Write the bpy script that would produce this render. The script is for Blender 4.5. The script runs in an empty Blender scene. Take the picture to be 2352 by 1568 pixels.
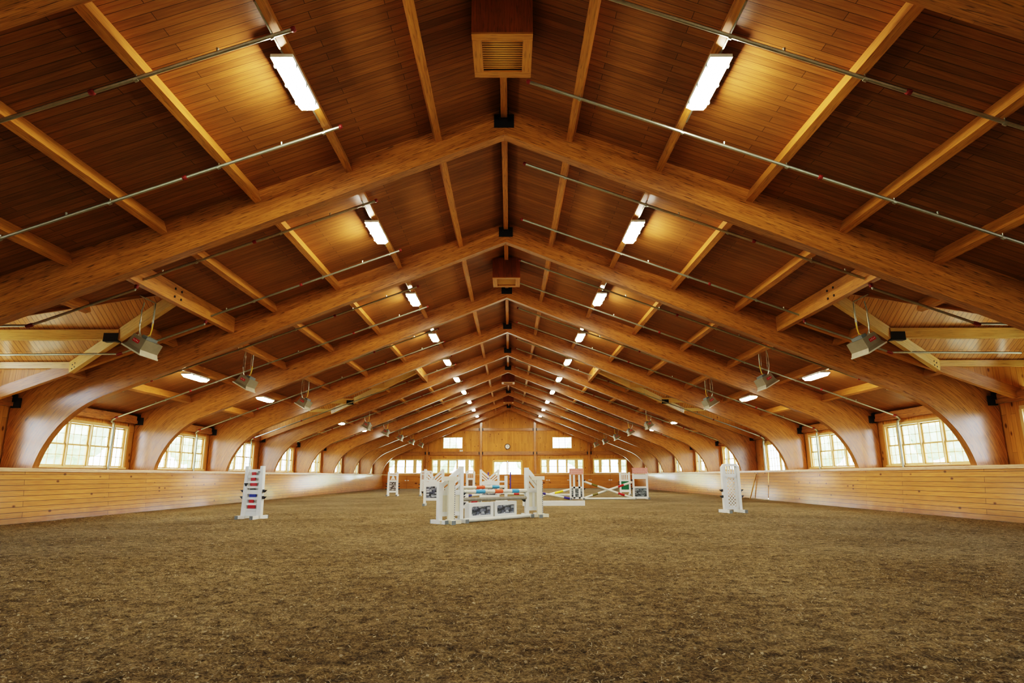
import bpy, math, random
from mathutils import Vector, Matrix, noise
random.seed(7)
C = bpy.context.scene.collection
SC = bpy.context.scene
PI = math.pi

# ------------------------------------------------------------------ layout
Y0, BAY = 10.476, 5.4168         # near face of the third arch, bay length
TH = 0.22                        # arch thickness
def YA(k): return Y0 + k * BAY   # near face of arch k (k = -1 is the nearest)
RZ, RS = 7.97, 0.371             # underside of roof boards at ridge, roof slope
def roof(x): return RZ - RS * abs(x)
XW = 12.9                        # inner face of the side walls
YBACK, YKICK, YEND = -6.0, 59.1, 60.3
CAPZ = 1.325
ORD = ['', 'first', 'second', 'third', 'fourth', 'fifth', 'sixth', 'seventh', 'eighth', 'ninth', 'tenth', 'eleventh', 'twelfth']

# ------------------------------------------------------------------ materials
def srgb(r, g, b):
    f = lambda c: (c / 255 / 12.92) if c / 255 <= 0.04045 else ((c / 255 + 0.055) / 1.055) ** 2.4
    return (f(r), f(g), f(b), 1)

def new_mat(name):
    m = bpy.data.materials.new(name); m.use_nodes = True
    nt = m.node_tree; b = nt.nodes['Principled BSDF']
    return m, nt, nt.nodes, nt.links, b

def ramp(N, stops):
    r = N.new('ShaderNodeValToRGB'); e = r.color_ramp.elements
    while len(e) < len(stops): e.new(0.5)
    for i, (p, c) in enumerate(stops):
        e[i].position = p; e[i].color = c
    return r

def g(v): return (v, v, v, 1)

def mul(N, L, a, b, fac=1.0, mode='MULTIPLY'):
    m = N.new('ShaderNodeMix'); m.data_type = 'RGBA'; m.blend_type = mode
    m.inputs[0].default_value = fac
    for s, v in ((m.inputs[6], a), (m.inputs[7], b)):
        if isinstance(v, tuple): s.default_value = v
        else: L.new(v, s)
    return m.outputs[2]

def uv_coords(N, L, scale, rnd=True):
    t = N.new('ShaderNodeTexCoord'); mp = N.new('ShaderNodeMapping')
    mp.inputs['Scale'].default_value = scale
    src = t.outputs['UV']
    if rnd:
        oi = N.new('ShaderNodeObjectInfo'); va = N.new('ShaderNodeVectorMath'); va.operation = 'SCALE'
        cb = N.new('ShaderNodeCombineXYZ')
        L.new(oi.outputs['Random'], cb.inputs[0]); L.new(oi.outputs['Random'], cb.inputs[1])
        L.new(cb.outputs[0], va.inputs[0]); va.inputs['Scale'].default_value = 37.0
        ad = N.new('ShaderNodeVectorMath'); ad.operation = 'ADD'
        L.new(src, ad.inputs[0]); L.new(va.outputs[0], ad.inputs[1]); src = ad.outputs[0]
    L.new(src, mp.inputs['Vector'])
    return mp.outputs['Vector'], src

def tex_noise(N, L, vec, scale, detail=4, rough=0.55):
    n = N.new('ShaderNodeTexNoise'); n.inputs['Scale'].default_value = scale
    n.inputs['Detail'].default_value = detail; n.inputs['Roughness'].default_value = rough
    if vec is not None: L.new(vec, n.inputs['Vector'])
    return n

def wood_beam(name, c_dark, c_light, streak=0.5, lam=None, rough=0.33, coat=0.0):
    """timber whose grain runs along the U axis of the mesh (metres)"""
    m, nt, N, L, B = new_mat(name)
    v, src = uv_coords(N, L, (0.7, 14.0, 1))
    n = tex_noise(N, L, v, 2.2, 5, 0.6)
    r = ramp(N, [(0.3, c_dark), (0.72, c_light)]); L.new(n.outputs['Fac'], r.inputs[0])
    col = r.outputs[0]
    v2, _ = uv_coords(N, L, (2.4, 34.0, 1))
    n2 = tex_noise(N, L, v2, 1.6, 2, 0.5)
    r2 = ramp(N, [(0.33, g(1 - 0.8 * streak)), (0.43, g(1.0))]); L.new(n2.outputs['Fac'], r2.inputs[0])
    col = mul(N, L, col, r2.outputs[0])
    v3, _ = uv_coords(N, L, (0.22, 0.9, 1))
    n3 = tex_noise(N, L, v3, 1.5, 2)
    r3 = ramp(N, [(0.25, g(0.8)), (0.75, g(1.18))]); L.new(n3.outputs['Fac'], r3.inputs[0])
    col = mul(N, L, col, r3.outputs[0])
    if lam:
        bk = N.new('ShaderNodeTexBrick'); L.new(src, bk.inputs['Vector'])
        bk.inputs['Color1'].default_value = g(0.86); bk.inputs['Color2'].default_value = g(1.1)
        bk.inputs['Mortar'].default_value = g(0.55); bk.inputs['Scale'].default_value = 1.0
        bk.inputs['Mortar Size'].default_value = 0.0018; bk.inputs['Mortar Smooth'].default_value = 0.3
        bk.inputs['Brick Width'].default_value = 3.1; bk.inputs['Row Height'].default_value = lam
        col = mul(N, L, col, bk.outputs['Color'])
    L.new(col, B.inputs['Base Color'])
    B.inputs['Roughness'].default_value = rough
    B.inputs['Coat Weight'].default_value = coat; B.inputs['Coat Roughness'].default_value = 0.22
    bp = N.new('ShaderNodeBump'); bp.inputs['Strength'].default_value = 0.12; bp.inputs['Distance'].default_value = 0.004
    L.new(n.outputs['Fac'], bp.inputs['Height']); L.new(bp.outputs[0], B.inputs['Normal'])
    return m

def wood_planks(name, c1, c2, width, length, knots=0.0, gap=0.004, gapc=0.25, rough=0.38, coat=0.0, var=(0.78, 1.15), dirt=False):
    """boards running along U, stacked along V (metres)"""
    m, nt, N, L, B = new_mat(name)
    t = N.new('ShaderNodeTexCoord'); src = t.outputs['UV']
    bk = N.new('ShaderNodeTexBrick'); L.new(src, bk.inputs['Vector'])
    bk.offset = 0.37
    bk.inputs['Color1'].default_value = g(var[0]); bk.inputs['Color2'].default_value = g(var[1])
    bk.inputs['Mortar'].default_value = g(gapc); bk.inputs['Scale'].default_value = 1.0
    bk.inputs['Mortar Size'].default_value = gap; bk.inputs['Mortar Smooth'].default_value = 0.25
    bk.inputs['Brick Width'].default_value = length; bk.inputs['Row Height'].default_value = width
    mp = N.new('ShaderNodeMapping'); mp.inputs['Scale'].default_value = (0.8, 18, 1); L.new(src, mp.inputs['Vector'])
    n = tex_noise(N, L, mp.outputs[0], 2.0, 5, 0.6)
    r = ramp(N, [(0.28, c1), (0.72, c2)]); L.new(n.outputs['Fac'], r.inputs[0])
    col = mul(N, L, r.outputs[0], bk.outputs['Color'])
    n3 = tex_noise(N, L, src, 0.35, 3)
    r3 = ramp(N, [(0.3, g(0.85)), (0.7, g(1.12))]); L.new(n3.outputs['Fac'], r3.inputs[0])
    col = mul(N, L, col, r3.outputs[0])
    if knots:
        mk = N.new('ShaderNodeMapping'); mk.inputs['Scale'].default_value = (0.55, 1.0, 1); L.new(src, mk.inputs['Vector'])
        vo = N.new('ShaderNodeTexVoronoi'); vo.inputs['Scale'].default_value = knots; vo.inputs['Randomness'].default_value = 1.0
        L.new(mk.outputs[0], vo.inputs['Vector'])
        rk = ramp(N, [(0.07, (0.12, 0.05, 0.02, 1)), (0.15, g(1.0))]); L.new(vo.outputs['Distance'], rk.inputs[0])
        col = mul(N, L, col, rk.outputs[0], 0.85)
    if dirt:
        sp = N.new('ShaderNodeSeparateXYZ'); L.new(src, sp.inputs[0])
        nd = tex_noise(N, L, src, 3.0, 4)
        ad = N.new('ShaderNodeMath'); ad.operation = 'MULTIPLY_ADD'; ad.inputs[1].default_value = 0.22
        L.new(nd.outputs['Fac'], ad.inputs[0]); L.new(sp.outputs['Y'], ad.inputs[2])
        rd = ramp(N, [(0.12, (0.50, 0.42, 0.30, 1)), (0.42, g(1.0))]); L.new(ad.outputs[0], rd.inputs[0])
        col = mul(N, L, col, rd.outputs[0], 0.9)
    L.new(col, B.inputs['Base Color']); B.inputs['Roughness'].default_value = rough
    B.inputs['Coat Weight'].default_value = coat; B.inputs['Coat Roughness'].default_value = 0.15
    B.inputs['Specular IOR Level'].default_value = 0.25
    bp = N.new('ShaderNodeBump'); bp.inputs['Strength'].default_value = 0.35; bp.inputs['Distance'].default_value = 0.006
    L.new(bk.outputs['Fac'], bp.inputs['Height']); bp.invert = True
    L.new(bp.outputs[0], B.inputs['Normal'])
    return m

def plain(name, col, rough=0.5, metal=0.0, nz=0.0, nscale=8.0):
    m, nt, N, L, B = new_mat(name)
    B.inputs['Roughness'].default_value = rough; B.inputs['Metallic'].default_value = metal
    if nz:
        t = N.new('ShaderNodeTexCoord'); n = tex_noise(N, L, t.outputs['Object'], nscale, 4)
        r = ramp(N, [(0.3, g(1 - nz)), (0.7, g(1.0))]); L.new(n.outputs['Fac'], r.inputs[0])
        L.new(mul(N, L, col, r.outputs[0]), B.inputs['Base Color'])
    else:
        B.inputs['Base Color'].default_value = col
    return m

M = {}
M['roof'] = wood_planks('roof boards', srgb(118, 73, 34), srgb(160, 107, 54), 0.135, 2.7, gap=0.005, gapc=0.3, rough=0.42, var=(0.76, 1.15))
M['arch'] = wood_beam('glulam arch', srgb(150, 91, 38), srgb(200, 134, 64), 0.85, lam=0.038, rough=0.34, coat=0.7)
M['purlin'] = wood_beam('purlin timber', srgb(156, 96, 38), srgb(200, 138, 64), 0.5, rough=0.36)
M['pale'] = wood_beam('pale timber', srgb(208, 158, 86), srgb(232, 190, 116), 0.35, rough=0.36)
M['frame'] = wood_beam('window timber', srgb(214, 172, 108), srgb(236, 204, 146), 0.25, rough=0.4)
M['kick'] = wood_planks('kick boards', srgb(176, 112, 40), srgb(210, 150, 66), 0.13, 5.2, knots=3.6, gap=0.007, gapc=0.12, rough=0.5, coat=0.9, var=(0.84, 1.1), dirt=True)
M['kickend'] = wood_planks('end kick boards', srgb(176, 104, 40), srgb(204, 134, 60), 0.13, 3.0, knots=1.6, gap=0.004, gapc=0.35, rough=0.4, var=(0.85, 1.1))
M['cap'] = wood_beam('cap board', srgb(214, 166, 104), srgb(236, 198, 140), 0.3, rough=0.22, coat=0.6)
M['wall'] = wood_planks('knotty wall boards', srgb(182, 116, 50), srgb(214, 152, 78), 0.15, 2.6, knots=3.2, gap=0.004, gapc=0.4, rough=0.4, var=(0.85, 1.1))
M['dormer'] = wood_planks('dormer boards', srgb(186, 120, 62), srgb(216, 156, 92), 0.12, 3.0, gap=0.007, gapc=0.3, rough=0.28, coat=0.4, var=(0.88, 1.08))
M['white'] = plain('white vinyl', srgb(236, 238, 232), 0.35, nz=0.06, nscale=5)
M['cream'] = plain('cream vinyl', srgb(232, 226, 200), 0.4, nz=0.08, nscale=5)
M['whitepole'] = plain('white pole paint', srgb(228, 228, 214), 0.45, nz=0.12, nscale=9)
M['greypole'] = plain('weathered grey pole', srgb(160, 156, 142), 0.6, nz=0.3, nscale=14)
M['red'] = plain('red paint', srgb(190, 30, 34), 0.45, nz=0.1)
M['blue'] = plain('blue paint', srgb(38, 56, 150), 0.45, nz=0.1)
M['sky'] = plain('light blue paint', srgb(70, 160, 208), 0.45, nz=0.1)
M['orange'] = plain('orange paint', srgb(238, 100, 52), 0.45, nz=0.1)
M['yellow'] = plain('yellow paint', srgb(240, 212, 40), 0.45, nz=0.1)
M['olive'] = plain('olive paint', srgb(110, 100, 30), 0.5, nz=0.1)
M['green'] = plain('green panel', srgb(14, 104, 66), 0.5, nz=0.1)
M['navy'] = plain('purple blue paint', srgb(70, 58, 150), 0.5)
M['brown'] = plain('brown panel', srgb(120, 92, 66), 0.6, nz=0.4, nscale=30)
M['black'] = plain('black steel', srgb(26, 27, 30), 0.45, 0.2, nz=0.2)
M['rubber'] = plain('black plastic', srgb(34, 36, 40), 0.5)
M['cupgrey'] = plain('grey end cap', srgb(120, 128, 128), 0.5)
M['galv'] = plain('galvanised steel', srgb(176, 178, 162), 0.32, 0.85, nz=0.15, nscale=20)
M['coupling'] = plain('red coupling', srgb(132, 40, 34), 0.5, 0.1)
M['heater'] = plain('heater steel', srgb(158, 150, 128), 0.45, 0.7, nz=0.12, nscale=6)
M['heaterlip'] = plain('bright reflector lip', srgb(232, 230, 214), 0.3, 0.4)
M['hose'] = plain('yellow gas hose', srgb(222, 178, 52), 0.5)
M['louver'] = wood_beam('louver slats', srgb(190, 132, 56), srgb(212, 156, 80), 0.2, rough=0.5)
M['darkwood'] = wood_beam('vent box boards', srgb(116, 56, 22), srgb(150, 78, 32), 0.5, lam=0.14, rough=0.45)
M['lampbody'] = plain('lamp housing', srgb(236, 238, 236), 0.4)
M['clockface'] = plain('clock face', srgb(240, 236, 220), 0.4)

def emission(name, col, s):
    m, nt, N, L, B = new_mat(name)
    B.inputs['Base Color'].default_value = (0.9, 0.9, 0.9, 1)
    B.inputs['Emission Color'].default_value = col; B.inputs['Emission Strength'].default_value = s
    return m
LAMP_S, LOW_S = 130.0, 70.0
M['lamp'] = emission('lamp diffuser', (1.0, 0.93, 0.76, 1), LAMP_S)
M['lamplow'] = emission('low lamp diffuser', (1.0, 0.93, 0.76, 1), LOW_S)

def glass_mat():
    m = bpy.data.materials.new('window glass'); m.use_nodes = True
    nt = m.node_tree; N, L = nt.nodes, nt.links
    N.remove(N['Principled BSDF'])
    tr = N.new('ShaderNodeBsdfTransparent'); tr.inputs[0].default_value = (0.95, 0.98, 0.97, 1)
    gl = N.new('ShaderNodeBsdfGlossy'); gl.inputs['Roughness'].default_value = 0.03
    fr = N.new('ShaderNodeFresnel'); fr.inputs['IOR'].default_value = 1.45
    mx = N.new('ShaderNodeMixShader')
    L.new(fr.outputs[0], mx.inputs[0]); L.new(tr.outputs[0], mx.inputs[1]); L.new(gl.outputs[0], mx.inputs[2])
    L.new(mx.outputs[0], N['Material Output'].inputs['Surface'])
    return m
M['glass'] = glass_mat()

def stone_mat(name, dark, light, scale=(9, 16, 1)):
    m, nt, N, L, B = new_mat(name)
    v, _ = uv_coords(N, L, scale, rnd=False)
    vo = N.new('ShaderNodeTexVoronoi'); vo.distance = 'CHEBYCHEV'; vo.inputs['Scale'].default_value = 1.0
    L.new(v, vo.inputs['Vector'])
    rr = ramp(N, [(0.0, dark), (0.55, tuple(a * 0.6 + b * 0.4 for a, b in zip(dark, light))), (0.9, light)])
    sep = N.new('ShaderNodeSeparateColor'); L.new(vo.outputs['Color'], sep.inputs[0]); L.new(sep.outputs[0], rr.inputs[0])
    re = ramp(N, [(0.42, g(1.0)), (0.55, g(0.16))]); L.new(vo.outputs['Distance'], re.inputs[0])
    n = tex_noise(N, L, v, 2.5, 3)
    rn = ramp(N, [(0.3, g(0.6)), (0.7, g(1.25))]); L.new(n.outputs['Fac'], rn.inputs[0])
    L.new(mul(N, L, mul(N, L, rr.outputs[0], re.outputs[0]), rn.outputs[0]), B.inputs['Base Color'])
    B.inputs['Roughness'].default_value = 0.5
    return m
M['stone'] = stone_mat('stone print', srgb(70, 76, 98), srgb(206, 212, 218))
M['stonebrown'] = stone_mat('brown stone print', srgb(76, 62, 60), srgb(225, 215, 205), (14, 16, 1))
M['stonegrey'] = stone_mat('grey stone print', srgb(92, 104, 108), srgb(170, 180, 180), (8, 20, 1))

def brick_mat():
    m, nt, N, L, B = new_mat('brick print')
    t = N.new('ShaderNodeTexCoord'); bk = N.new('ShaderNodeTexBrick'); L.new(t.outputs['UV'], bk.inputs['Vector'])
    bk.inputs['Color1'].default_value = srgb(206, 96, 84); bk.inputs['Color2'].default_value = srgb(222, 126, 108)
    bk.inputs['Mortar'].default_value = srgb(240, 214, 202); bk.inputs['Scale'].default_value = 1
    bk.inputs['Mortar Size'].default_value = 0.006; bk.inputs['Brick Width'].default_value = 0.09; bk.inputs['Row Height'].default_value = 0.045
    L.new(bk.outputs['Color'], B.inputs['Base Color']); B.inputs['Roughness'].default_value = 0.5
    return m
M['brick'] = brick_mat()

def ground_mat():
    m, nt, N, L, B = new_mat('riding footing')
    t = N.new('ShaderNodeTexCoord'); P = t.outputs['Object']
    n1 = tex_noise(N, L, P, 0.5, 3, 0.5)
    n2 = tex_noise(N, L, P, 13.0, 6, 0.7)
    n3 = tex_noise(N, L, P, 60.0, 4, 0.75)
    r1 = ramp(N, [(0.3, srgb(121, 99, 63)), (0.7, srgb(151, 128, 89))]); L.new(n1.outputs['Fac'], r1.inputs[0])
    r2 = ramp(N, [(0.34, g(0.42)), (0.52, g(1.0)), (0.72, g(1.45))]); L.new(n2.outputs['Fac'], r2.inputs[0])
    r3 = ramp(N, [(0.34, g(0.4)), (0.5, g(1.0)), (0.66, g(1.9))]); L.new(n3.outputs['Fac'], r3.inputs[0])  # grain tones; the dark end also paints small shadows between clumps
    mp = N.new('ShaderNodeMapping'); mp.inputs['Scale'].default_value = (1.0, 1.3, 1); L.new(P, mp.inputs['Vector'])
    n4 = tex_noise(N, L, mp.outputs[0], 4.5, 5, 0.7)
    r4 = ramp(N, [(0.36, g(0.62)), (0.5, g(1.0)), (0.64, g(1.3))]); L.new(n4.outputs['Fac'], r4.inputs[0])
    c = mul(N, L, mul(N, L, mul(N, L, r1.outputs[0], r2.outputs[0]), r3.outputs[0]), r4.outputs[0])
    L.new(c, B.inputs['Base Color']); B.inputs['Roughness'].default_value = 0.95
    B.inputs['Specular IOR Level'].default_value = 0.15
    ad = N.new('ShaderNodeMath'); ad.operation = 'MULTIPLY_ADD'; ad.inputs[1].default_value = 0.45
    ad2 = N.new('ShaderNodeMath'); ad2.operation = 'MULTIPLY_ADD'; ad2.inputs[1].default_value = 1.6
    L.new(n4.outputs['Fac'], ad2.inputs[0]); L.new(n2.outputs['Fac'], ad2.inputs[2])
    L.new(n3.outputs['Fac'], ad.inputs[0]); L.new(ad2.outputs[0], ad.inputs[2])
    bp = N.new('ShaderNodeBump'); bp.inputs['Strength'].default_value = 1.0; bp.inputs['Distance'].default_value = 0.05
    L.new(ad.outputs[0], bp.inputs['Height']); L.new(bp.outputs[0], B.inputs['Normal'])
    return m
M['ground'] = ground_mat()
M['chips'] = plain('wood shavings', srgb(208, 184, 138), 0.8, nz=0.6, nscale=9)
M['grass'] = plain('mown grass', srgb(188, 196, 170), 0.9, nz=0.35, nscale=0.4)
M['leaf'] = plain('tree foliage', srgb(190, 208, 170), 0.8, nz=0.45, nscale=2.5)
M['bark'] = plain('tree bark', srgb(92, 76, 60), 0.9, nz=0.4)

# ------------------------------------------------------------------ mesh builder
class MB:
    def __init__(s): s.v = []; s.f = []; s.uv = []; s.sm = []; s.mi = []
    def face(s, pts, uvs=None, smooth=False, mi=0):
        i = len(s.v); s.v += [tuple(p) for p in pts]
        s.f.append(tuple(range(i, i + len(pts)))); s.uv.append(uvs or [(p[0], p[1]) for p in pts]); s.sm.append(smooth); s.mi.append(mi)
        return s
    def bar(s, p0, p1, w, h, up=(0, 0, 1), mi=0, w1=None, h1=None):
        """box from p0 to p1, w sideways, h along up (centred); grain along its length"""
        p0, p1 = Vector(p0), Vector(p1); d = p1 - p0; ln = d.length; d.normalize()
        up = Vector(up); sd = d.cross(up)
        if sd.length < 1e-6: sd = d.cross(Vector((1, 0, 0)))
        sd.normalize(); u = sd.cross(d).normalized()
        w1 = w if w1 is None else w1; h1 = h if h1 is None else h1
        a = [p0 + sd * (x * w / 2) + u * (z * h / 2) for x, z in ((-1, -1), (1, -1), (1, 1), (-1, 1))]
        b = [p1 + sd * (x * w1 / 2) + u * (z * h1 / 2) for x, z in ((-1, -1), (1, -1), (1, 1), (-1, 1))]
        off = 0.0
        for i in range(4):
            j = (i + 1) % 4; e = (w, h)[i % 2]
            s.face([a[i], a[j], b[j], b[i]], [(0, off), (0, off + e), (ln, off + e), (ln, off)], mi=mi); off += e
        s.face([a[3], a[2], a[1], a[0]], [(0, 0), (w, 0), (w, h), (0, h)], mi=mi)
        s.face(b, [(0, 0), (w, 0), (w, h), (0, h)], mi=mi)
        return s
    def box(s, c, size, rz=0, mi=0):
        """axis aligned box, grain along its longest side"""
        sx, sy, sz = size; R = Matrix.Rotation(rz, 3, 'Z'); c = Vector(c)
        ax = max(range(3), key=lambda i: size[i])
        d = [Vector((1, 0, 0)), Vector((0, 1, 0)), Vector((0, 0, 1))][ax]
        up = Vector((0, 0, 1)) if ax != 2 else Vector((0, 1, 0))
        w, h = {0: (sy, sz), 1: (sx, sz), 2: (sx, sy)}[ax]
        hl = d * (size[ax] / 2)
        return s.bar(c + R @ (-hl), c + R @ hl, w, h, R @ up, mi)
    def tube(s, pts, r, n=8, cap=True, mi=0):
        pts = [Vector(p) for p in pts]; rings = []; L = 0; ls = []
        for i, p in enumerate(pts):
            if i: L += (p - pts[i - 1]).length
            ls.append(L)
            d = (pts[min(i + 1, len(pts) - 1)] - pts[max(i - 1, 0)]).normalized()
            a = d.cross(Vector((0, 0, 1)))
            if a.length < 1e-3: a = d.cross(Vector((0, 1, 0)))
            a.normalize(); b = d.cross(a)
            rr = r[i] if isinstance(r, (list, tuple)) else r
            rings.append([p + (a * math.cos(2 * PI * k / n) + b * math.sin(2 * PI * k / n)) * rr for k in range(n)])
        for i in range(len(pts) - 1):
            for k in range(n):
                j = (k + 1) % n
                s.face([rings[i][j], rings[i][k], rings[i + 1][k], rings[i + 1][j]], [(ls[i], j / n), (ls[i], k / n), (ls[i + 1], k / n), (ls[i + 1], j / n)], True, mi)
        if cap:
            s.face(rings[0], [(0, 0)] * n, mi=mi); s.face(rings[-1][::-1], [(0, 0)] * n, mi=mi)
        return s
    def prism(s, poly, axis, a, b, mi=0):
        """extrude a 2-D polygon (list of (p,q)) along an axis from a to b"""
        def P(p, q, t): return {'X': (t, p, q), 'Y': (p, t, q), 'Z': (p, q, t)}[axis]
        n = len(poly); off = 0
        s.face([P(p, q, a) for p, q in poly][::-1], [(q, p) for p, q in poly][::-1], mi=mi)
        s.face([P(p, q, b) for p, q in poly], [(q, p) for p, q in poly], mi=mi)
        for i in range(n):
            (p0, q0), (p1, q1) = poly[i], poly[(i + 1) % n]
            l = math.hypot(p1 - p0, q1 - q0)
            s.face([P(p0, q0, a), P(p1, q1, a), P(p1, q1, b), P(p0, q0, b)], [(off, 0), (off + l, 0), (off + l, b - a), (off, b - a)], mi=mi); off += l
        return s
    def mesh(s, name, mats):
        me = bpy.data.meshes.new(name); me.from_pydata(s.v, [], s.f)
        ul = me.uv_layers.new(name='UVMap'); k = 0
        flat = []
        for uvs in s.uv:
            for u in uvs: flat += [u[0], u[1]]
        ul.data.foreach_set('uv', flat)
        me.polygons.foreach_set('use_smooth', s.sm)
        for m in (mats if isinstance(mats, (list, tuple)) else [mats]): me.materials.append(m)
        me.polygons.foreach_set('material_index', s.mi)
        me.update(); return me
    def build(s, name, mats, parent=None):
        o = bpy.data.objects.new(name, s.mesh(name, mats)); C.objects.link(o)
        if parent is not None: o.parent = parent
        return o

def tag(o, label=None, cat=None, group=None, kind=None):
    if label: o['label'] = label
    if cat: o['category'] = cat
    if group: o['group'] = group
    if kind: o['kind'] = kind
    return o
def thing(name, label, cat, loc=(0, 0, 0), rz=0, group=None, kind=None):
    o = bpy.data.objects.new(name, None); C.objects.link(o); o.location = loc; o.rotation_euler = (0, 0, rz)
    o.empty_display_size = 0.1
    return tag(o, label, cat, group, kind)
def copy_tree(o, parent=None):
    c = o.copy(); C.objects.link(c)
    if parent is not None: c.parent = parent
    for ch in list(o.children): copy_tree(ch, c)
    return c
def dup(o, loc, rz=None, label=None):
    c = copy_tree(o); c.location = loc
    if rz is not None: c.rotation_euler = (0, 0, rz)
    if label: c['label'] = label
    return c

# ------------------------------------------------------------------ floor
def build_floor():
    V, F, UV = [], [], []
    def h(x, y, amp):
        p = Vector((x, y, 0))
        return amp * (0.7 * noise.noise(p * 2.3) + 0.8 * noise.noise(p * 7.0 + Vector((5, 1, 0))) + 0.6 * noise.noise(p * 23.0) + 0.5 * noise.noise(p * 41.0))
    def grid(x0, x1, y0, y1, nx, ny, amp):
        b = len(V)
        for j in range(ny + 1):
            y = y0 + (y1 - y0) * j / ny
            for i in range(nx + 1):
                x = x0 + (x1 - x0) * i / nx
                edge = min(1.0, (y - 3.0) / 0.5) if y < 3.5 else (min(1.0, (21.0 - y) / 2.0) if y > 19 else 1.0)
                V.append((x, y, h(x, y, amp) * max(0, edge) if amp else 0.0))
        for j in range(ny):
            for i in range(nx):
                a = b + j * (nx + 1) + i
                F.append((a, a + 1, a + nx + 2, a + nx + 1))
    grid(-12.4, 12.4, YBACK, 3.0, 8, 4, 0)
    grid(-12.4, 12.4, 3.0, 9.0, 800, 220, 0.018)
    for i in range(len(V) - 801 + 1, len(V) - 1, 2):      # last row meets the coarser band exactly
        V[i] = (V[i][0], V[i][1], (V[i - 1][2] + V[i + 1][2]) / 2)
    grid(-12.4, 12.4, 9.0, 21.0, 400, 190, 0.018)
    grid(-12.4, 12.4, 21.0, YKICK + 0.3, 20, 30, 0)
    me = bpy.data.meshes.new('floor'); me.from_pydata(V, [], F); me.materials.append(M['ground'])
    me.polygons.foreach_set('use_smooth', [True] * len(F)); me.update()
    o = bpy.data.objects.new('floor', me); C.objects.link(o)
    tag(o, kind='structure')
    # loose wood shavings and fibres lying on it
    mb = MB()
    for i in range(34000):
        y = 3.0 + 17.0 * random.random() ** 1.7; x = random.uniform(-1, 1) * (3.2 + y * 0.85)
        if abs(x) > 11.6: continue
        if (14.4 < y < 18.0 and -2.1 < x < 1.6) or (abs(x + 6.8) < 0.6 and abs(y - 16.95) < 0.6) or (abs(x - 6.82) < 0.6 and abs(y - 19.06) < 0.6): continue
        z = max(h(x, y, 0.018), -0.01) + 0.005
        fibre = random.random() < 0.8
        ln = random.uniform(0.012, 0.055) if fibre else random.uniform(0.008, 0.026)
        w = random.uniform(0.0012, 0.0026) if fibre else random.uniform(0.003, 0.008) * (1 + y * 0.05)
        a = random.uniform(0, PI); d = Vector((math.cos(a), math.sin(a), random.uniform(-0.25, 0.35))) * ln / 2
        n = Vector((-math.sin(a), math.cos(a), random.uniform(-0.5, 0.5))) * w
        c = Vector((x, y, z)); k = Vector((0, 0, ln * random.uniform(0.02, 0.25)))
        mb.face([c - d - n, c - n + k, c + n + k, c - d + n]); mb.face([c - n + k, c + d - n * 0.5, c + d + n * 0.5, c + n + k])
    tag(mb.build('wood_shavings', M['chips']), 'pale wood shavings and fibres scattered over the brown footing', 'shavings', kind='stuff')
build_floor()

# ------------------------------------------------------------------ side banks of windows: measurements (units from bay centre)
BANK = [(-2.22, 0.60, 'narrow'), (-1.46, 0.94, 'wide'), (-0.47, 0.94, 'wide'), (0.52, 0.94, 'wide'), (1.62, 0.60, 'narrow')]
BANK3 = [(-1.0, 0.94, 'wide'), (-0.01, 0.94, 'wide'), (0.98, 0.94, 'wide')]
WZ0, WZ1 = 1.42, 2.69

def side_walls():
    for s, nm in ((-1, 'wall_left'), (1, 'wall_right')):
        mb = MB()
        def q(y0, y1, z0, z1, x=XW):
            if y1 - y0 < 1e-4: return
            mb.box((s * (x + 0.07), (y0 + y1) / 2, (z0 + z1) / 2), (0.14, y1 - y0, z1 - z0))
        def qv(y0, y1, z0, z1):
            # vertical boards: inner face with board direction along U
            x = s * XW
            pts = [(x, y0, z0), (x, y1, z0), (x, y1, z1), (x, y0, z1)]
            uv = [(p[2], p[1]) for p in pts]
            if s > 0: pts, uv = pts, uv
            mb.face(pts, uv)
            xo = s * (XW + 0.14)
            pts2 = [(xo, y0, z0), (xo, y1, z0), (xo, y1, z1), (xo, y0, z1)]
            mb.face(pts2[::-1], [(p[2], p[1]) for p in pts2][::-1])
        top = roof(XW) + 0.05
        for k in range(-3, 10):
            a, b = max(YA(k), YBACK), min(YA(k) + BAY, YEND + 0.14)
            if b - a < 3:
                qv(a, b, 0, top); continue
            ym = YA(k) + TH / 2 + BAY / 2
            lay = BANK
            z0 = WZ0 - 0.04
            if k == 0 or (k == 3 and s < 0): lay = BANK3
            if k == 3 and s > 0: o0, o1, z0 = 28.0 - ym, 30.95 - ym, 0.05
            else: o0, o1 = lay[0][0] - 0.03, lay[-1][0] + lay[-1][1] + 0.03
            z1 = WZ1 + 0.03
            qv(a, ym + o0, 0, top); qv(ym + o1, b, 0, top)
            qv(ym + o0, ym + o1, 0, z0); qv(ym + o0, ym + o1, z1, top)
            # reveals
            for yy in (ym + o0, ym + o1):
                mb.face([(s * XW, yy, z0), (s * (XW + .14), yy, z0), (s * (XW + .14), yy, z1), (s * XW, yy, z1)], [(z0, 0), (z0, .14), (z1, .14), (z1, 0)])
            for zz in (z0, z1):
                mb.face([(s * XW, ym + o0, zz), (s * (XW + .14), ym + o0, zz), (s * (XW + .14), ym + o1, zz), (s * XW, ym + o1, zz)], [(0, 0), (0, .14), (2, .14), (2, 0)])
        tag(mb.build(nm, M['wall']), kind='structure')
side_walls()

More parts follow.
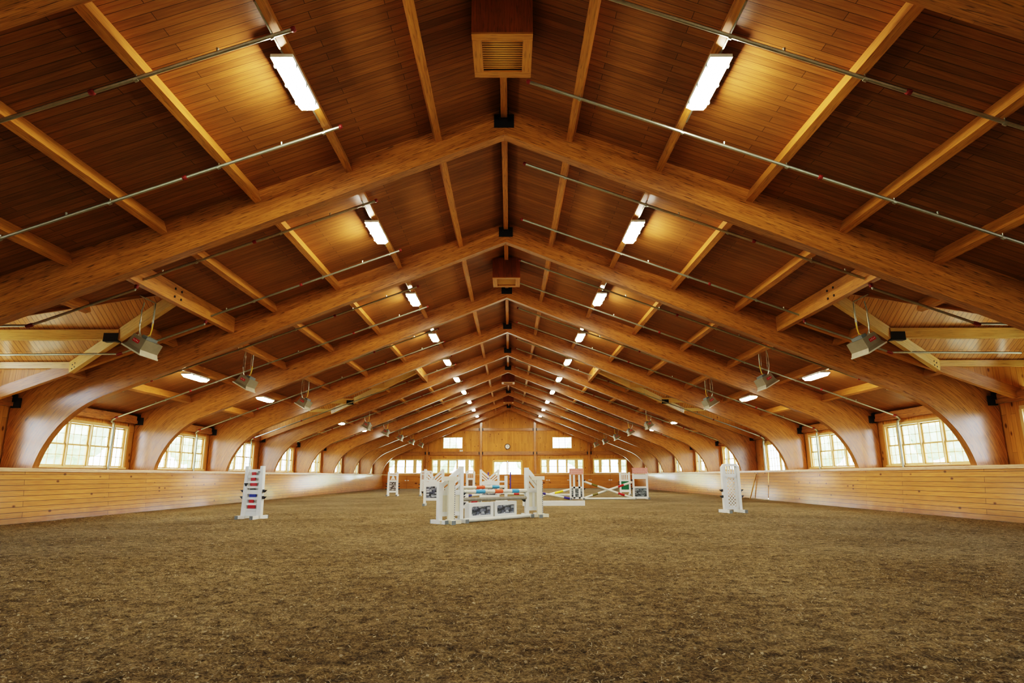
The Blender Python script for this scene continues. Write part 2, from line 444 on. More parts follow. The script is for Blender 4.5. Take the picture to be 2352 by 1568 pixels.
# window units: local frame, x along the wall, y = depth (0 is the inner face, + is outwards), z up
def sash_mesh(w, h, cols, rows):
    mb = MB(); t = 0.045
    for zz, yy in ((0, 0.05), (h / 2 - 0.02, 0.08)):
        hh = h / 2 + 0.02
        mb.bar((0, yy, zz + t / 2), (w, yy, zz + t / 2), 0.035, t); mb.bar((0, yy, zz + hh - t / 2), (w, yy, zz + hh - t / 2), 0.035, t)
        mb.bar((t / 2, yy, zz), (t / 2, yy, zz + hh), t, 0.035, (0, 1, 0)); mb.bar((w - t / 2, yy, zz), (w - t / 2, yy, zz + hh), t, 0.035, (0, 1, 0))
    return mb.mesh('sash', M['frame'])
def muntin_mesh(w, h, cols, rows):
    mb = MB(); t = 0.016
    for zz, yy in ((0, 0.055), (h / 2 - 0.02, 0.085)):
        hh = h / 2 + 0.02
        for c in range(1, cols): mb.bar((w * c / cols, yy, zz), (w * c / cols, yy, zz + hh), t, 0.02, (0, 1, 0))
        for r_ in range(1, rows): mb.bar((0, yy, zz + hh * r_ / rows), (w, yy, zz + hh * r_ / rows), 0.02, t)
    return mb.mesh('muntins', M['frame'])
def pane_mesh(w, h):
    return MB().face([(0, 0.066, 0), (w, 0.066, 0), (w, 0.066, h), (0, 0.066, h)]).mesh('pane', M['glass'])
UNIT = {}
def unit(kind, w, h, cols, rows):
    if kind not in UNIT: UNIT[kind] = (sash_mesh(w, h, cols, rows), muntin_mesh(w, h, cols, rows), pane_mesh(w, h))
    return UNIT[kind]
def add_unit(parent, x, z, meshes):
    def ob(nm, me, p):
        o = bpy.data.objects.new(nm, me); C.objects.link(o); o.parent = p; return o
    a = ob('sash', meshes[0], parent); a.location = (x, 0, z)
    ob('muntins', meshes[1], a); ob('pane', meshes[2], a)
WN = [0]
def window_bank(loc, rz, layout, z0, z1, h_kind=''):
    WN[0] += 1
    t = thing('window_%d' % WN[0], None, None, loc, rz, kind='structure')
    h = z1 - z0; mb = MB()
    xs = sorted([(x, w) for x, w, k in layout])
    for i in range(len(xs) - 1):
        a, b = xs[i][0] + xs[i][1], xs[i + 1][0]
        mb.bar(((a + b) / 2, 0.05, z0), ((a + b) / 2, 0.05, z1), b - a, 0.14, (0, 1, 0))
    x0, x1 = xs[0][0], xs[-1][0] + xs[-1][1]
    mb.bar((x0 - 0.06, -0.01, z1 + 0.045), (x1 + 0.06, -0.01, z1 + 0.045), 0.03, 0.09)
    mb.bar((x0 - 0.045, -0.01, z0 - 0.06), (x0 - 0.045, -0.01, z1), 0.09, 0.03, (0, 1, 0)); mb.bar((x1 + 0.045, -0.01, z0 - 0.06), (x1 + 0.045, -0.01, z1), 0.09, 0.03, (0, 1, 0))
    mb.build('window_frame', M['frame'], t)
    MB().bar((x0 - 0.1, -0.02, z0 - 0.03), (x1 + 0.1, -0.02, z0 - 0.03), 0.12, 0.05).build('window_sill', M['frame'], t)
    for x, w, kind in layout:
        cols = {'narrow': 2, 'wide': 3}[kind]
        add_unit(t, x, z0, unit(kind + h_kind + '%.2f' % w, w, h, cols, 2))
    return t
for k in range(-1, 9):
    ym = YA(k) + TH / 2 + BAY / 2
    window_bank((-XW, ym, 0), PI / 2, [(x, w, n) for x, w, n in (BANK3 if k in (0, 3) else BANK)], WZ0, WZ1)
    if k != 3: window_bank((XW, ym, 0), -PI / 2, [(-x - w, w, n) for x, w, n in (BANK3 if k == 0 else BANK)], WZ0, WZ1)
# glazed double door in the right wall under the big dormer
def glazed_door(name, loc, rz, w, z0, z1, cols, rows):
    t = thing(name, None, None, loc, rz, kind='structure')
    fr = MB(); fr.bar((-w / 2 - 0.05, -0.01, z1 + 0.05), (w / 2 + 0.05, -0.01, z1 + 0.05), 0.06, 0.12)
    fr.bar((-w / 2 - 0.05, -0.01, 0), (-w / 2 - 0.05, -0.01, z1), 0.1, 0.06, (0, 1, 0)); fr.bar((w / 2 + 0.05, -0.01, 0), (w / 2 + 0.05, -0.01, z1), 0.1, 0.06, (0, 1, 0))
    fr.build('door_frame', M['pale'], t)
    for sgn in (-1, 1):
        a, b = (-w / 2, -0.01) if sgn < 0 else (0.01, w / 2)
        mb = MB(); st = 0.09
        mb.bar((a + st / 2, 0.06, z0), (a + st / 2, 0.06, z1), st, 0.05, (0, 1, 0)); mb.bar((b - st / 2, 0.06, z0), (b - st / 2, 0.06, z1), st, 0.05, (0, 1, 0))
        for zz in (z0 + st / 2, z1 - st / 2): mb.bar((a, 0.06, zz), (b, 0.06, zz), 0.05, st)
        d = mb.build('door_leaf', M['frame'], t)
        mm = MB()
        for c in range(1, cols): x = a + st + (b - a - 2 * st) * c / cols; mm.bar((x, 0.06, z0), (x, 0.06, z1), 0.018, 0.025, (0, 1, 0))
        for r_ in range(1, rows): z = z0 + (z1 - z0) * r_ / rows; mm.bar((a, 0.06, z), (b, 0.06, z), 0.025, 0.018)
        mm.build('muntins', M['frame'], d)
        MB().face([(a, 0.065, z0), (b, 0.065, z0), (b, 0.065, z1), (a, 0.065, z1)]).build('pane', M['glass'], d)
    return t
glazed_door('door_1', (XW, 29.475, 0), -PI / 2, 2.85, 0.05, 2.66, 4, 7)

# ------------------------------------------------------------------ end wall
PX = (-7.9, -2.7, 2.55, 7.8)
END_BANKS = [
    [(-11.54, 0.53, 'narrow'), (-10.82, 0.77, 'wide'), (-9.97, 0.76, 'wide'), (-8.96, 0.53, 'narrow')],
    [(-7.37, 0.5, 'narrow'), (-6.65, 0.77, 'wide'), (-5.8, 0.77, 'wide'), (-4.95, 0.77, 'wide'), (-3.9, 0.5, 'narrow')],
    [(3.15, 0.53, 'narrow'), (3.9, 0.78, 'wide'), (4.78, 0.78, 'wide'), (5.66, 0.78, 'wide'), (6.66, 0.51, 'narrow')],
    [(8.25, 0.51, 'narrow'), (8.96, 0.79, 'wide'), (9.84, 0.79, 'wide'), (10.86, 0.51, 'narrow')]]
def end_wall():
    holes = []
    for b in END_BANKS: holes.append((b[0][0] - 0.03, b[-1][0] + b[-1][1] + 0.03, 1.40, 2.69))
    holes.append((-1.52, 1.28, 0.05, 2.56))
    holes.append((-6.36, -4.52, 3.78, 4.80)); holes.append((4.28, 6.12, 3.78, 4.80))
    mb = MB()
    xs = sorted({-13.0, 13.0, 0.0} | {h[0] for h in holes} | {h[1] for h in holes})
    for a, b in zip(xs[:-1], xs[1:]):
        m = (a + b) / 2
        hs = sorted([h for h in holes if h[0] < m < h[1]], key=lambda h: h[2])
        z = 0.0
        segs = []
        for h in hs: segs.append((z, h[2])); z = h[3]
        for z0, z1 in segs: mb.face([(a, YEND, z0), (b, YEND, z0), (b, YEND, z1), (a, YEND, z1)], [(z0, a), (z0, b), (z1, b), (z1, a)])
        za, zb = roof(a) + 0.04, roof(b) + 0.04
        mb.face([(a, YEND, z), (b, YEND, z), (b, YEND, zb), (a, YEND, za)], [(z, a), (z, b), (zb, b), (za, a)])
    for x0, x1, z0, z1 in holes:
        Y1 = YEND + 0.14
        for xx in (x0, x1): mb.face([(xx, YEND, z0), (xx, Y1, z0), (xx, Y1, z1), (xx, YEND, z1)], [(z0, 0), (z0, .14), (z1, .14), (z1, 0)])
        for zz in (z0, z1): mb.face([(x0, YEND, zz), (x1, YEND, zz), (x1, Y1, zz), (x0, Y1, zz)], [(x0, 0), (x1, 0), (x1, .14), (x0, .14)])
    tag(mb.build('wall_end', M['wall']), kind='structure')
    for b in END_BANKS: window_bank((0, YEND, 0), 0, b, 1.42, 2.66)
    for x0 in (-6.33, 4.31):
        WN[0] += 1
        t = thing('window_%d' % WN[0], None, None, (0, YEND, 0), 0, kind='structure')
        f = MB(); w = 1.78
        for zz in (3.76, 4.82): f.bar((x0 - 0.08, -0.01, zz), (x0 + w + 0.08, -0.01, zz), 0.05, 0.07)
        for xx in (x0 - 0.04, x0 + w / 3, x0 + 2 * w / 3, x0 + w + 0.04): f.bar((xx, 0.0, 3.76), (xx, 0.0, 4.82), 0.06, 0.06, (0, 1, 0))
        f.build('window_frame', M['frame'], t)
        for i in range(3):
            a = x0 + w * i / 3
            m = MB()
            for c in (1, 2): m.bar((a + w / 9 * c, 0.05, 3.79), (a + w / 9 * c, 0.05, 4.79), 0.015, 0.02, (0, 1, 0))
            for z in (4.04, 4.29, 4.54): m.bar((a, 0.05, z), (a + w / 3, 0.05, z), 0.02, 0.018)
            m.build('muntins', M['frame'], t)
            MB().face([(a, 0.06, 3.79), (a + w / 3, 0.06, 3.79), (a + w / 3, 0.06, 4.79), (a, 0.06, 4.79)]).build('pane', M['glass'], t)
    glazed_door('door_2', (-0.12, YEND, 0), 0, 2.74, 0.05, 2.54, 5, 7)
    # posts and rails
    n = 0
    for i, x in enumerate(PX):
        t = thing('wall_post', ['timber post on the end wall, leftmost of four', 'timber post on the end wall left of the clock', 'timber post on the end wall right of the clock', 'timber post on the end wall, rightmost of four'][i], 'post', (x, YEND - 0.09, 0), group='posts on the end wall')
        MB().bar((0, 0, 0), (0, 0, roof(x) - 0.02), 0.22, 0.16, (0, 1, 0)).build('post', M['arch'], t)
        for z in ((3.3, 5.58) if i in (1, 2) else (3.3,)):
            for sx in (-1, 1): MB().box((sx * 0.17, -0.06, z), (0.09, 0.06, 0.26)).build('steel_bracket', M['black'], t)
    for nm, x0, x1, z in (('left', -12.6, PX[0] - .11, 3.29), ('inner left', PX[0] + .11, PX[1] - .11, 3.29), ('middle', PX[1] + .11, PX[2] - .11, 3.29), ('inner right', PX[2] + .11, PX[3] - .11, 3.29), ('right', PX[3] + .11, 12.6, 3.29)):
        tag(MB().bar((x0, YEND - 0.06, z), (x1, YEND - 0.06, z), 0.1, 0.34).build('wall_beam', M['arch']), 'horizontal timber beam above the end wall windows, %s bay' % nm, 'beam', 'lower beams on the end wall')
    for nm, x0, x1, z in (('left of the posts', -5.6, PX[1] - .11, 5.58), ('between the middle posts', PX[1] + .11, PX[2] - .11, 5.58), ('right of the posts', PX[2] + .11, 5.5, 5.58)):
        tag(MB().bar((x0, YEND - 0.05, z), (x1, YEND - 0.05, z), 0.08, 0.26).build('wall_beam', M['arch']), 'upper timber beam high on the end wall, %s' % nm, 'beam', 'upper beams on the end wall')
    # clock and exit lamp
    t = thing('wall_clock', 'round black rimmed wall clock high on the end wall', 'clock', (-0.12, YEND - 0.04, 3.93))
    ring = [(0.27 * math.cos(a * PI / 16), 0.27 * math.sin(a * PI / 16)) for a in range(32)]
    inner = [(p * 0.8, q_ * 0.8) for p, q_ in ring]
    rim = MB()
    for i in range(32):
        j = (i + 1) % 32
        rim.face([(ring[i][0], -.03, ring[i][1]), (ring[j][0], -.03, ring[j][1]), (inner[j][0], -.03, inner[j][1]), (inner[i][0], -.03, inner[i][1])])
        rim.face([(ring[i][0], .04, ring[i][1]), (ring[j][0], .04, ring[j][1]), (ring[j][0], -.03, ring[j][1]), (ring[i][0], -.03, ring[i][1])])
    rim.build('clock_rim', M['black'], t)
    MB().face([(p, -.015, q_) for p, q_ in inner]).build('clock_face', M['clockface'], t)
    hd = MB()
    hd.bar((0, -.025, -0.03), (0.01, -.025, 0.17), 0.018, 0.006, (0, 1, 0)); hd.bar((-0.02, -.025, 0), (0.1, -.025, 0.05), 0.022, 0.006, (0, 1, 0)); hd.build('clock_hands', M['black'], t)
    for i in range(12):
        a = i * PI / 6; MB().bar((0.165 * math.sin(a), -.02, 0.165 * math.cos(a)), (0.2 * math.sin(a), -.02, 0.2 * math.cos(a)), 0.012, 0.004, (0, 1, 0)).build('clock_tick', M['black'], t)
    t = thing('emergency_light', 'small white emergency light on the end wall below upper left window', 'light', (-4.62, YEND - 0.05, 3.52))
    MB().box((0, 0, 0), (0.3, 0.1, 0.1)).build('housing', M['white'], t)
    for sx in (-1, 1): MB().tube([(sx * 0.09, -0.03, 0.06), (sx * 0.09, -0.1, 0.08)], 0.05).build('lamp_head', M['white'], t)
end_wall()

# back wall behind the camera, with openings for daylight
def back_wall():
    mb = MB()
    xs = [-13, -10, -7.5, -5.5, -2.5, 2.5, 5.5, 7.5, 10, 13]
    for i, (a, b) in enumerate(zip(xs[:-1], xs[1:])):
        op = i in (1, 3, 5, 7)
        zt = lambda x: roof(x) + 0.04
        if op:
            mb.face([(b, YBACK, 0), (a, YBACK, 0), (a, YBACK, 1.4), (b, YBACK, 1.4)], [(0, b), (0, a), (1.4, a), (1.4, b)])
            z = 2.7
        else: z = 0
        pts = [(b, YBACK, z), (a, YBACK, z), (a, YBACK, zt(a)), (b, YBACK, zt(b))]
        if a < 0 < b: pts = [(b, YBACK, z), (a, YBACK, z), (a, YBACK, zt(a)), (0, YBACK, zt(0)), (b, YBACK, zt(b))]
        mb.face(pts, [(p[2], p[0]) for p in pts])
    tag(mb.build('wall_back', M['wall']), kind='structure')
back_wall()

# ------------------------------------------------------------------ kick walls
def kick_walls():
    for s, nm in ((-1, 'left'), (1, 'right')):
        t = thing('kick_wall', 'low kick wall of horizontal pine boards along the %s side' % nm, 'wall', (s * 11.9, 30, 0))
        segs = [(YBACK, YKICK)] if s < 0 else [(YBACK, 28.62), (31.55, YKICK)]
        mb = MB(); cp = MB()
        for a, b in segs:
            pts = [(s * 11.85, a, -0.03), (s * 11.85, b, -0.03), (s * 11.98, b, 1.28), (s * 11.98, a, 1.28)]
            if s > 0: pts = pts[::-1]
            mb.face(pts, [(p[1], p[2]) for p in pts])
        cp.bar((s * 12.41, YBACK, 1.3), (s * 12.41, YKICK, 1.3), 0.98, 0.05)
        cp.bar((s * 11.955, YBACK, 1.262), (s * 11.955, YKICK, 1.262), 0.035, 0.05)
        for o in (mb.build('board_panel', M['kick'], t), cp.build('cap_shelf', M['cap'], t)): o.location = (-s * 11.9, -30, 0)
    # gate panel in the right kick wall
    t = thing('kick_wall_gate', 'boarded gate panel set in the right kick wall', 'gate', (11.9, 30.1, 0))
    for a, b in ((28.64, 30.08), (30.10, 31.53)):
        pts = [(11.84, a, 0.03), (11.84, b, 0.03), (11.96, b, 1.27), (11.96, a, 1.27)][::-1]
        o = MB().face(pts, [(p[1] + 1.3, p[2]) for p in pts]).build('gate_leaf', M['kick'], t); o.location = (-11.9, -30.1, 0)
    o = MB().box((11.93, 28.7, 0.62), (0.03, 0.06, 0.08)).build('latch', M['galv'], t); o.location = (-11.9, -30.1, 0)
    tag(MB().bar((11.72, 30.45, 0.0), (11.91, 29.93, 1.16), 0.05, 0.03).build('leaning_board', M['pale']), 'narrow pine board leaning against the right kick wall gate', 'board')
    # end kick wall with panel doors
    t = thing('kick_wall', 'low kick wall with hinged board doors across the far end', 'wall', (0, YKICK, 0))
    pts = [(-12, 0, -0.03), (12, 0, -0.03), (12, 0.1, 1.24), (-12, 0.1, 1.24)]
    MB().face(pts, [(p[0], p[2]) for p in pts]).build('board_panel', M['kickend'], t)
    MB().bar((-12.2, 0.66, 1.265), (12.2, 0.66, 1.265), 1.16, 0.05).build('cap_shelf', M['cap'], t)
    hx = [-8.75, -8.2, -4.1, 4.5, 4.88, 8.45, 8.86, 10.4]
    for x in hx:
        for z in (0.4, 0.72, 1.04): MB().bar((x - 0.12, 0.02 + 0.08 * z, z), (x + 0.12, 0.02 + 0.08 * z, z), 0.03, 0.05, (0, 0, 1)).build('strap_hinge', M['white'], t)
    for x in (-9.75, -9.5, 3.6, 3.82, 5.6, 5.78, 7.6, 7.78, 9.5, 9.7): MB().bar((x - 0.07, 0.06, 0.74), (x + 0.07, 0.06, 0.74), 0.03, 0.06).build('door_handle', M['white'], t)
    for x in (-9.62, -6.3, 3.71, 5.69, 7.69, 9.6): MB().bar((x, 0.0, 0.0), (x, 0.095, 1.23), 0.012, 0.01, (0, 1, 0)).build('door_joint', M['black'], t)
kick_walls()

# ------------------------------------------------------------------ arches
def soffit_pts():
    zs = lambda x: 7.42 - 0.405 * x
    pts = []
    xt = 10.52
    n = 12
    for i in range(n + 1):
        x = xt * i / n; pts.append(((x, zs(x)), (x, roof(x) + 0.015)))
    cx, cz, R = 9.58, 0.82, 2.52
    a0 = math.atan2(zs(xt) - cz, xt - cx); m = 16
    ct = (12.86, roof(12.86) + 0.018)
    for i in range(1, m + 1):
        a = a0 * (1 - i / m); p = (cx + R * math.cos(a), cz + R * math.sin(a)); f = i / m
        if f <= 0.5: q = (xt + (ct[0] - xt) * f * 2, roof(xt + (ct[0] - xt) * f * 2) + 0.018)
        else: q = (ct[0], ct[1] + (0.82 - ct[1]) * (f - 0.5) * 2)
        pts.append((p, q))
    pts.append(((12.1, -0.05), (12.86, -0.05)))
    return pts
def arch_half_mesh(s):
    mb = MB(); pr = soffit_pts(); u = 0
    us = [0]
    for i in range(1, len(pr)): u += math.dist(pr[i][0], pr[i - 1][0]); us.append(u)
    for i in range(len(pr) - 1):
        (a, A), (b, Bt) = pr[i], pr[i + 1]; da, db = math.dist(a, A), math.dist(b, Bt)
        if i < 12: da, db = da * 0.93, db * 0.93
        P = lambda p, y: (s * p[0], y, p[1])
        near = [P(a, 0), P(b, 0), P(Bt, 0), P(A, 0)]; uvn = [(us[i], 0), (us[i + 1], 0), (us[i + 1], db), (us[i], da)]
        far = [P(a, TH), P(b, TH), P(Bt, TH), P(A, TH)]
        if s < 0: near = near[::-1]; uvn = uvn[::-1]
        mb.face(near, uvn); mb.face(far[::-1], (uvn[::-1] if s > 0 else uvn))
        so = [P(a, TH), P(b, TH), P(b, 0), P(a, 0)]; uvs = [(us[i], TH + 5), (us[i + 1], TH + 5), (us[i + 1], 5), (us[i], 5)]
        mb.face(so, uvs, True)
        to = [P(A, 0), P(Bt, 0), P(Bt, TH), P(A, TH)]
        mb.face(to, [(us[i], 7), (us[i + 1], 7), (us[i + 1], 7.2), (us[i], 7.2)])
    return mb.mesh('arch_half', M['arch'])
AH = {-1: arch_half_mesh(-1), 1: arch_half_mesh(1)}
rb = MB()
rb.prism([(-0.19, 7.56), (0.19, 7.56), (0.19, 7.84), (-0.19, 7.84)], 'Y', -0.012, 0)
for sx in (-1, 1): rb.box((sx * 0.08, -0.07, 7.80), (0.012, 0.13, 0.2))
RB = rb.mesh('ridge_bracket', M['black'])
EBm = {}
for s in (-1, 1):
    e = MB(); e.box((s * 12.70, -0.03, 2.98), (0.22, 0.06, 0.25)); e.box((s * 12.74, -0.06, 3.1), (0.07, 0.12, 0.2))
    EBm[s] = e.mesh('eave_bracket', M['black'])
def make_arch(k):
    t = thing('timber_arch', 'curved laminated timber arch spanning the hall, %s from the camera' % ORD[k + 2], 'arch', (0, YA(k), 0), group='timber arches spanning the hall')
    for s in (-1, 1):
        for nm, me in (('arch_half', AH[s]), ('eave_bracket', EBm[s])):
            o = bpy.data.objects.new(nm, me); C.objects.link(o); o.parent = t
    o = bpy.data.objects.new('ridge_bracket', RB); C.objects.link(o); o.parent = t
    return t
for k in range(-1, 10): make_arch(k)

# ------------------------------------------------------------------ roof boards, dormers
DORM = {0: (7.35, 1.90, 1.879), 3: (4.35, 2.45, 1.98)}   # bay: header x, half width, valley run
def ceiling():
    mb = MB()
    def poly(s, pts):
        P = [(s * x, y, roof(x)) for x, y in pts]
        k = math.hypot(1, RS)
        uv = [(x * k, y) for x, y in pts]
        if s > 0: P, uv = P[::-1], uv[::-1]
        mb.face(P, uv)
    XO = 13.4
    for s in (-1, 1):
        ys = [YBACK - 0.3, YA(0) + TH / 2]
        poly(s, [(0, ys[0]), (0, ys[1]), (XO, ys[1]), (XO, ys[0])])
        for k in range(0, 10):
            a = YA(k) + TH / 2; b = a + BAY if k < 9 else YEND + 0.3
            if k in DORM:
                hx, hw, vr = DORM[k]; m = (a + b) / 2; xe = hx + vr * hw
                poly(s, [(0, a), (0, m), (hx, m), (xe, m - hw), (XO, m - hw), (XO, a)])
                poly(s, [(0, m), (0, b), (XO, b), (XO, m + hw), (xe, m + hw), (hx, m)])
            else: poly(s, [(0, a), (0, b), (XO, b), (XO, a)])
    # thickness above
    for s in (-1, 1):
        pass
    tag(mb.build('ceiling', M['roof']), kind='structure')
ceiling()

def dormer(k, s):
    hx, hw, vr = DORM[k]; ym = YA(k) + TH / 2 + BAY / 2
    rz_ = roof(hx); ds = RS * vr; xe = hx + vr * hw; ze = roof(xe); XF = 13.25
    side = 'left' if s < 0 else 'right'
    t = thing('roof_dormer', '%s timber lined roof dormer on the %s slope' % ('nearer' if k == 0 else 'far', side), 'dormer', (s * hx, ym, 0), group='roof dormers')
    def put(mb, nm, mat): o = mb.build(nm, mat, t); o.location = (-s * hx, -ym, 0); return o
    # boarded underside
    for d in (-1, 1):
        P = [(s * hx, ym, rz_), (s * xe, ym + d * hw, ze), (s * XF, ym + d * hw, ze), (s * XF, ym, rz_)]
        uv = [(0, hx), (hw * 1.2, xe), (hw * 1.2, XF), (0, XF)]
        if s * d > 0: P, uv = P[::-1], uv[::-1]
        put(MB().face(P, uv), 'dormer_boards', M['dormer'])
        # valley beam
        vb = MB(); p0 = Vector((s * hx, ym, rz_ - 0.14)); p1 = Vector((s * xe, ym + d * (hw - 0.02), ze - 0.14))
        if d < 0:
            vb.bar(p0 + Vector((0, 0, 0.11)), p1 + Vector((0, 0, 0.11)), 0.06, 0.07); put(vb, 'valley_trim', M['purlin'])
            continue_far = False
        else: continue_far = True
        if continue_far: vb.bar(p0, p1, 0.12, 0.28); v = put(vb, 'valley_beam', M['pale'])
        n = MB()
        if continue_far: dirv = (p1 - p0).normalized(); sdv = dirv.cross(Vector((0, 0, 1))).normalized()
        for sg in ((-1, 1) if continue_far else ()):
            for i in range(2):
                for j in range(2 if k == 0 else 3):
                    c = p1 - dirv * (0.16 + 0.11 * i) + Vector((0, 0, -0.07 + j * 0.1 - 0.02)) + sdv * sg * 0.061
                    n.tube([c - sdv * 0.004, c + sdv * 0.004], 0.02, 8)
        if continue_far: n.build('bolts', M['black'], v)
        # dormer purlins with black hangers
        for f in ((0.5,) if k == 0 else (0.36, 0.72)):
            if d < 0 and k == 0: continue
            dy = hw * f; xs = hx + vr * dy; zz = rz_ - ds * dy
            put(MB().bar((s * (xs + 0.08), ym + d * dy, zz - 0.17), (s * XF, ym + d * dy, zz - 0.17), 0.12, 0.24), 'dormer_purlin', M['pale'])
            hb = MB(); hb.box((s * (xs + 0.24), ym + d * dy, zz - 0.32), (0.34, 0.16, 0.05)); hb.box((s * (xs + 0.24), ym + d * (dy - 0.07), zz - 0.24), (0.34, 0.015, 0.2)); hb.box((s * (xs + 0.24), ym + d * (dy + 0.07), zz - 0.24), (0.34, 0.015, 0.2))
            if f > 0.4 and d > 0: put(hb, 'steel_hanger', M['black'])
        # trimming rafter down the slope, plate and cheek
        yr = ym + d * hw
        if d > 0: put(MB().bar((s * hx, yr, roof(hx) - 0.14), (s * 12.9, yr, roof(12.9) - 0.14), 0.13, 0.28), 'rafter', M['purlin'])
        put(MB().bar((s * (xe - 0.1), yr - d * 0.02, ze - 0.08), (s * XF, yr - d * 0.02, ze - 0.08), 0.12, 0.16), 'eave_plate', M['pale'])
        ck = [(s * xe, yr, ze), (s * XF, yr, ze), (s * XF, yr, roof(XF) - 0.1)]
        put(MB().face(ck, [(p[2], p[0]) for p in ck]), 'cheek_wall', M['wall'])
    # header
    hd = MB(); hl = min(BAY - TH, 5.2) / 2
    hd.bar((s * (hx - 0.02), ym - hl, roof(hx) - 0.19), (s * (hx - 0.02), ym + hl, roof(hx) - 0.19), 0.14, 0.40)
    h = put(hd, 'header_beam', M['purlin'])
    bt = MB()
    for i in (-1, 1):
        for j in (-1, 1):
            c = Vector((s * (hx - 0.095), ym - 0.25 + i * 0.13, roof(hx) - 0.19 + j * 0.09)); bt.tube([c, c + Vector((-s * 0.012, 0, 0))], 0.028, 8)
    bt.build('bolts', M['black'], h)
    # front gable with its window
    zf0 = roof(13.0); ww, wz0, wz1 = (2.2, 3.25, 4.3) if k == 0 else (2.4, 3.5, 5.2)
    gb = MB(); X = s * XF
    ring = [(ym - hw, zf0), (ym - ww / 2, zf0), (ym + ww / 2, zf0), (ym + hw, zf0)]
    gb.face([(X, ym - hw, zf0), (X, ym - ww / 2, zf0), (X, ym - ww / 2, rz_ - ds * ww / 2), (X, ym - hw, ze)])
    gb.face([(X, ym + hw, zf0), (X, ym + ww / 2, zf0), (X, ym + ww / 2, rz_ - ds * ww / 2), (X, ym + hw, ze)])
    gb.face([(X, ym - ww / 2, zf0), (X, ym + ww / 2, zf0), (X, ym + ww / 2, wz0), (X, ym - ww / 2, wz0)])
    gb.face([(X, ym - ww / 2, wz1), (X, ym + ww / 2, wz1), (X, ym + ww / 2, rz_ - ds * ww / 2), (X, ym, rz_), (X, ym - ww / 2, rz_ - ds * ww / 2)])
    put(gb, 'gable_wall', M['wall'])
    wf = MB()
    for yy in (-ww / 2, -ww / 6, ww / 6, ww / 2): wf.bar((X, ym + yy, wz0), (X, ym + yy, wz1), 0.06, 0.06, (0, 1, 0))
    for zz in (wz0, (wz0 + wz1) / 2, wz1): wf.bar((X, ym - ww / 2, zz), (X, ym + ww / 2, zz), 0.05, 0.05)
    w = put(wf, 'window_frame', M['frame'])
    MB().face([(X, ym - ww / 2, wz0), (X, ym + ww / 2, wz0), (X, ym + ww / 2, wz1), (X, ym - ww / 2, wz1)]).build('pane', M['glass'], w)
for k in DORM:
    for s in (-1, 1): dormer(k, s)

# ------------------------------------------------------------------ purlins
PURX = [1.27, 2.93, 4.58, 6.24, 7.87, 9.5, 11.1]
def purlins():
    pm = MB()
    full = BAY - TH
    def pmesh(ln, s, w=0.12, h=0.235):
        nrm = Vector((s * RS, 0, 1)).normalized()
        return MB().bar((0, 0, 0), (0, ln, 0), w, h, nrm).mesh('roof_purlin', M['purlin'])
    cache = {}
    for k in range(-2, 10):
        y0 = YA(k) + TH; y1 = YA(k + 1) if k < 9 else YEND
        if k == -2: y0 = YBACK
        seg = 'between %s and %s arches' % (ORD[k + 2], ORD[k + 3]) if -1 <= k < 9 else ('nearest the camera, before the first arch' if k == -2 else 'between the last arch and end wall')
        for s in (-1, 1):
            side = 'left' if s < 0 else 'right'
            for i, x in enumerate(PURX if k != 0 else [1.27, 2.93, 4.58, 6.24, 8.8, 11.1]):
                spans = [(y0, y1, '')]
                if k in DORM:
                    hx, hw, vr = DORM[k]
                    ym = (YA(k) + TH / 2) + BAY / 2
                    if abs(x - hx) < 0.5 and x < hx + 0.3: continue
                    if x > hx:
                        dy = min(hw, (x - hx) / vr); spans = [(y0, ym - dy - 0.08, 'near stub of '), (ym + dy + 0.08, y1, 'far stub of ')]
                        spans = [q for q in spans if q[1] - q[0] > 0.25]
                for a, b, pre in spans:
                    key = (round(b - a, 3), s)
                    if key not in cache: cache[key] = pmesh(b - a, s)
                    o = bpy.data.objects.new('roof_purlin', cache[key]); C.objects.link(o)
                    o.location = (s * x, a, roof(x) - 0.122)
                    tag(o, '%s%s roof purlin, %s out from the ridge, %s' % (pre, side, ORD[i + 1], seg), 'beam', 'roof purlins on the %s slope' % side)
            key = ('e', round(y1 - y0, 3))
            if key not in cache: cache[key] = MB().bar((0, 0, 0), (0, y1 - y0, 0), 0.14, 0.25).mesh('eave_beam', M['arch'])
            o = bpy.data.objects.new('eave_beam', cache[key]); C.objects.link(o); o.location = (s * 12.82, y0, 3.02)
            tag(o, '%s eave beam above the windows, %s' % (side, seg), 'beam', 'eave beams on the %s wall' % side)
        key = ('r', round(y1 - y0, 3))
        if key not in cache: cache[key] = MB().bar((0, 0, 0), (0, y1 - y0, 0), 0.12, 0.2).mesh('ridge_beam', M['purlin'])
        o = bpy.data.objects.new('ridge_beam', cache[key]); C.objects.link(o); o.location = (0, y0, 7.87)
        tag(o, 'ridge beam along the roof peak, %s' % seg, 'beam', 'ridge beams along the peak')
purlins()

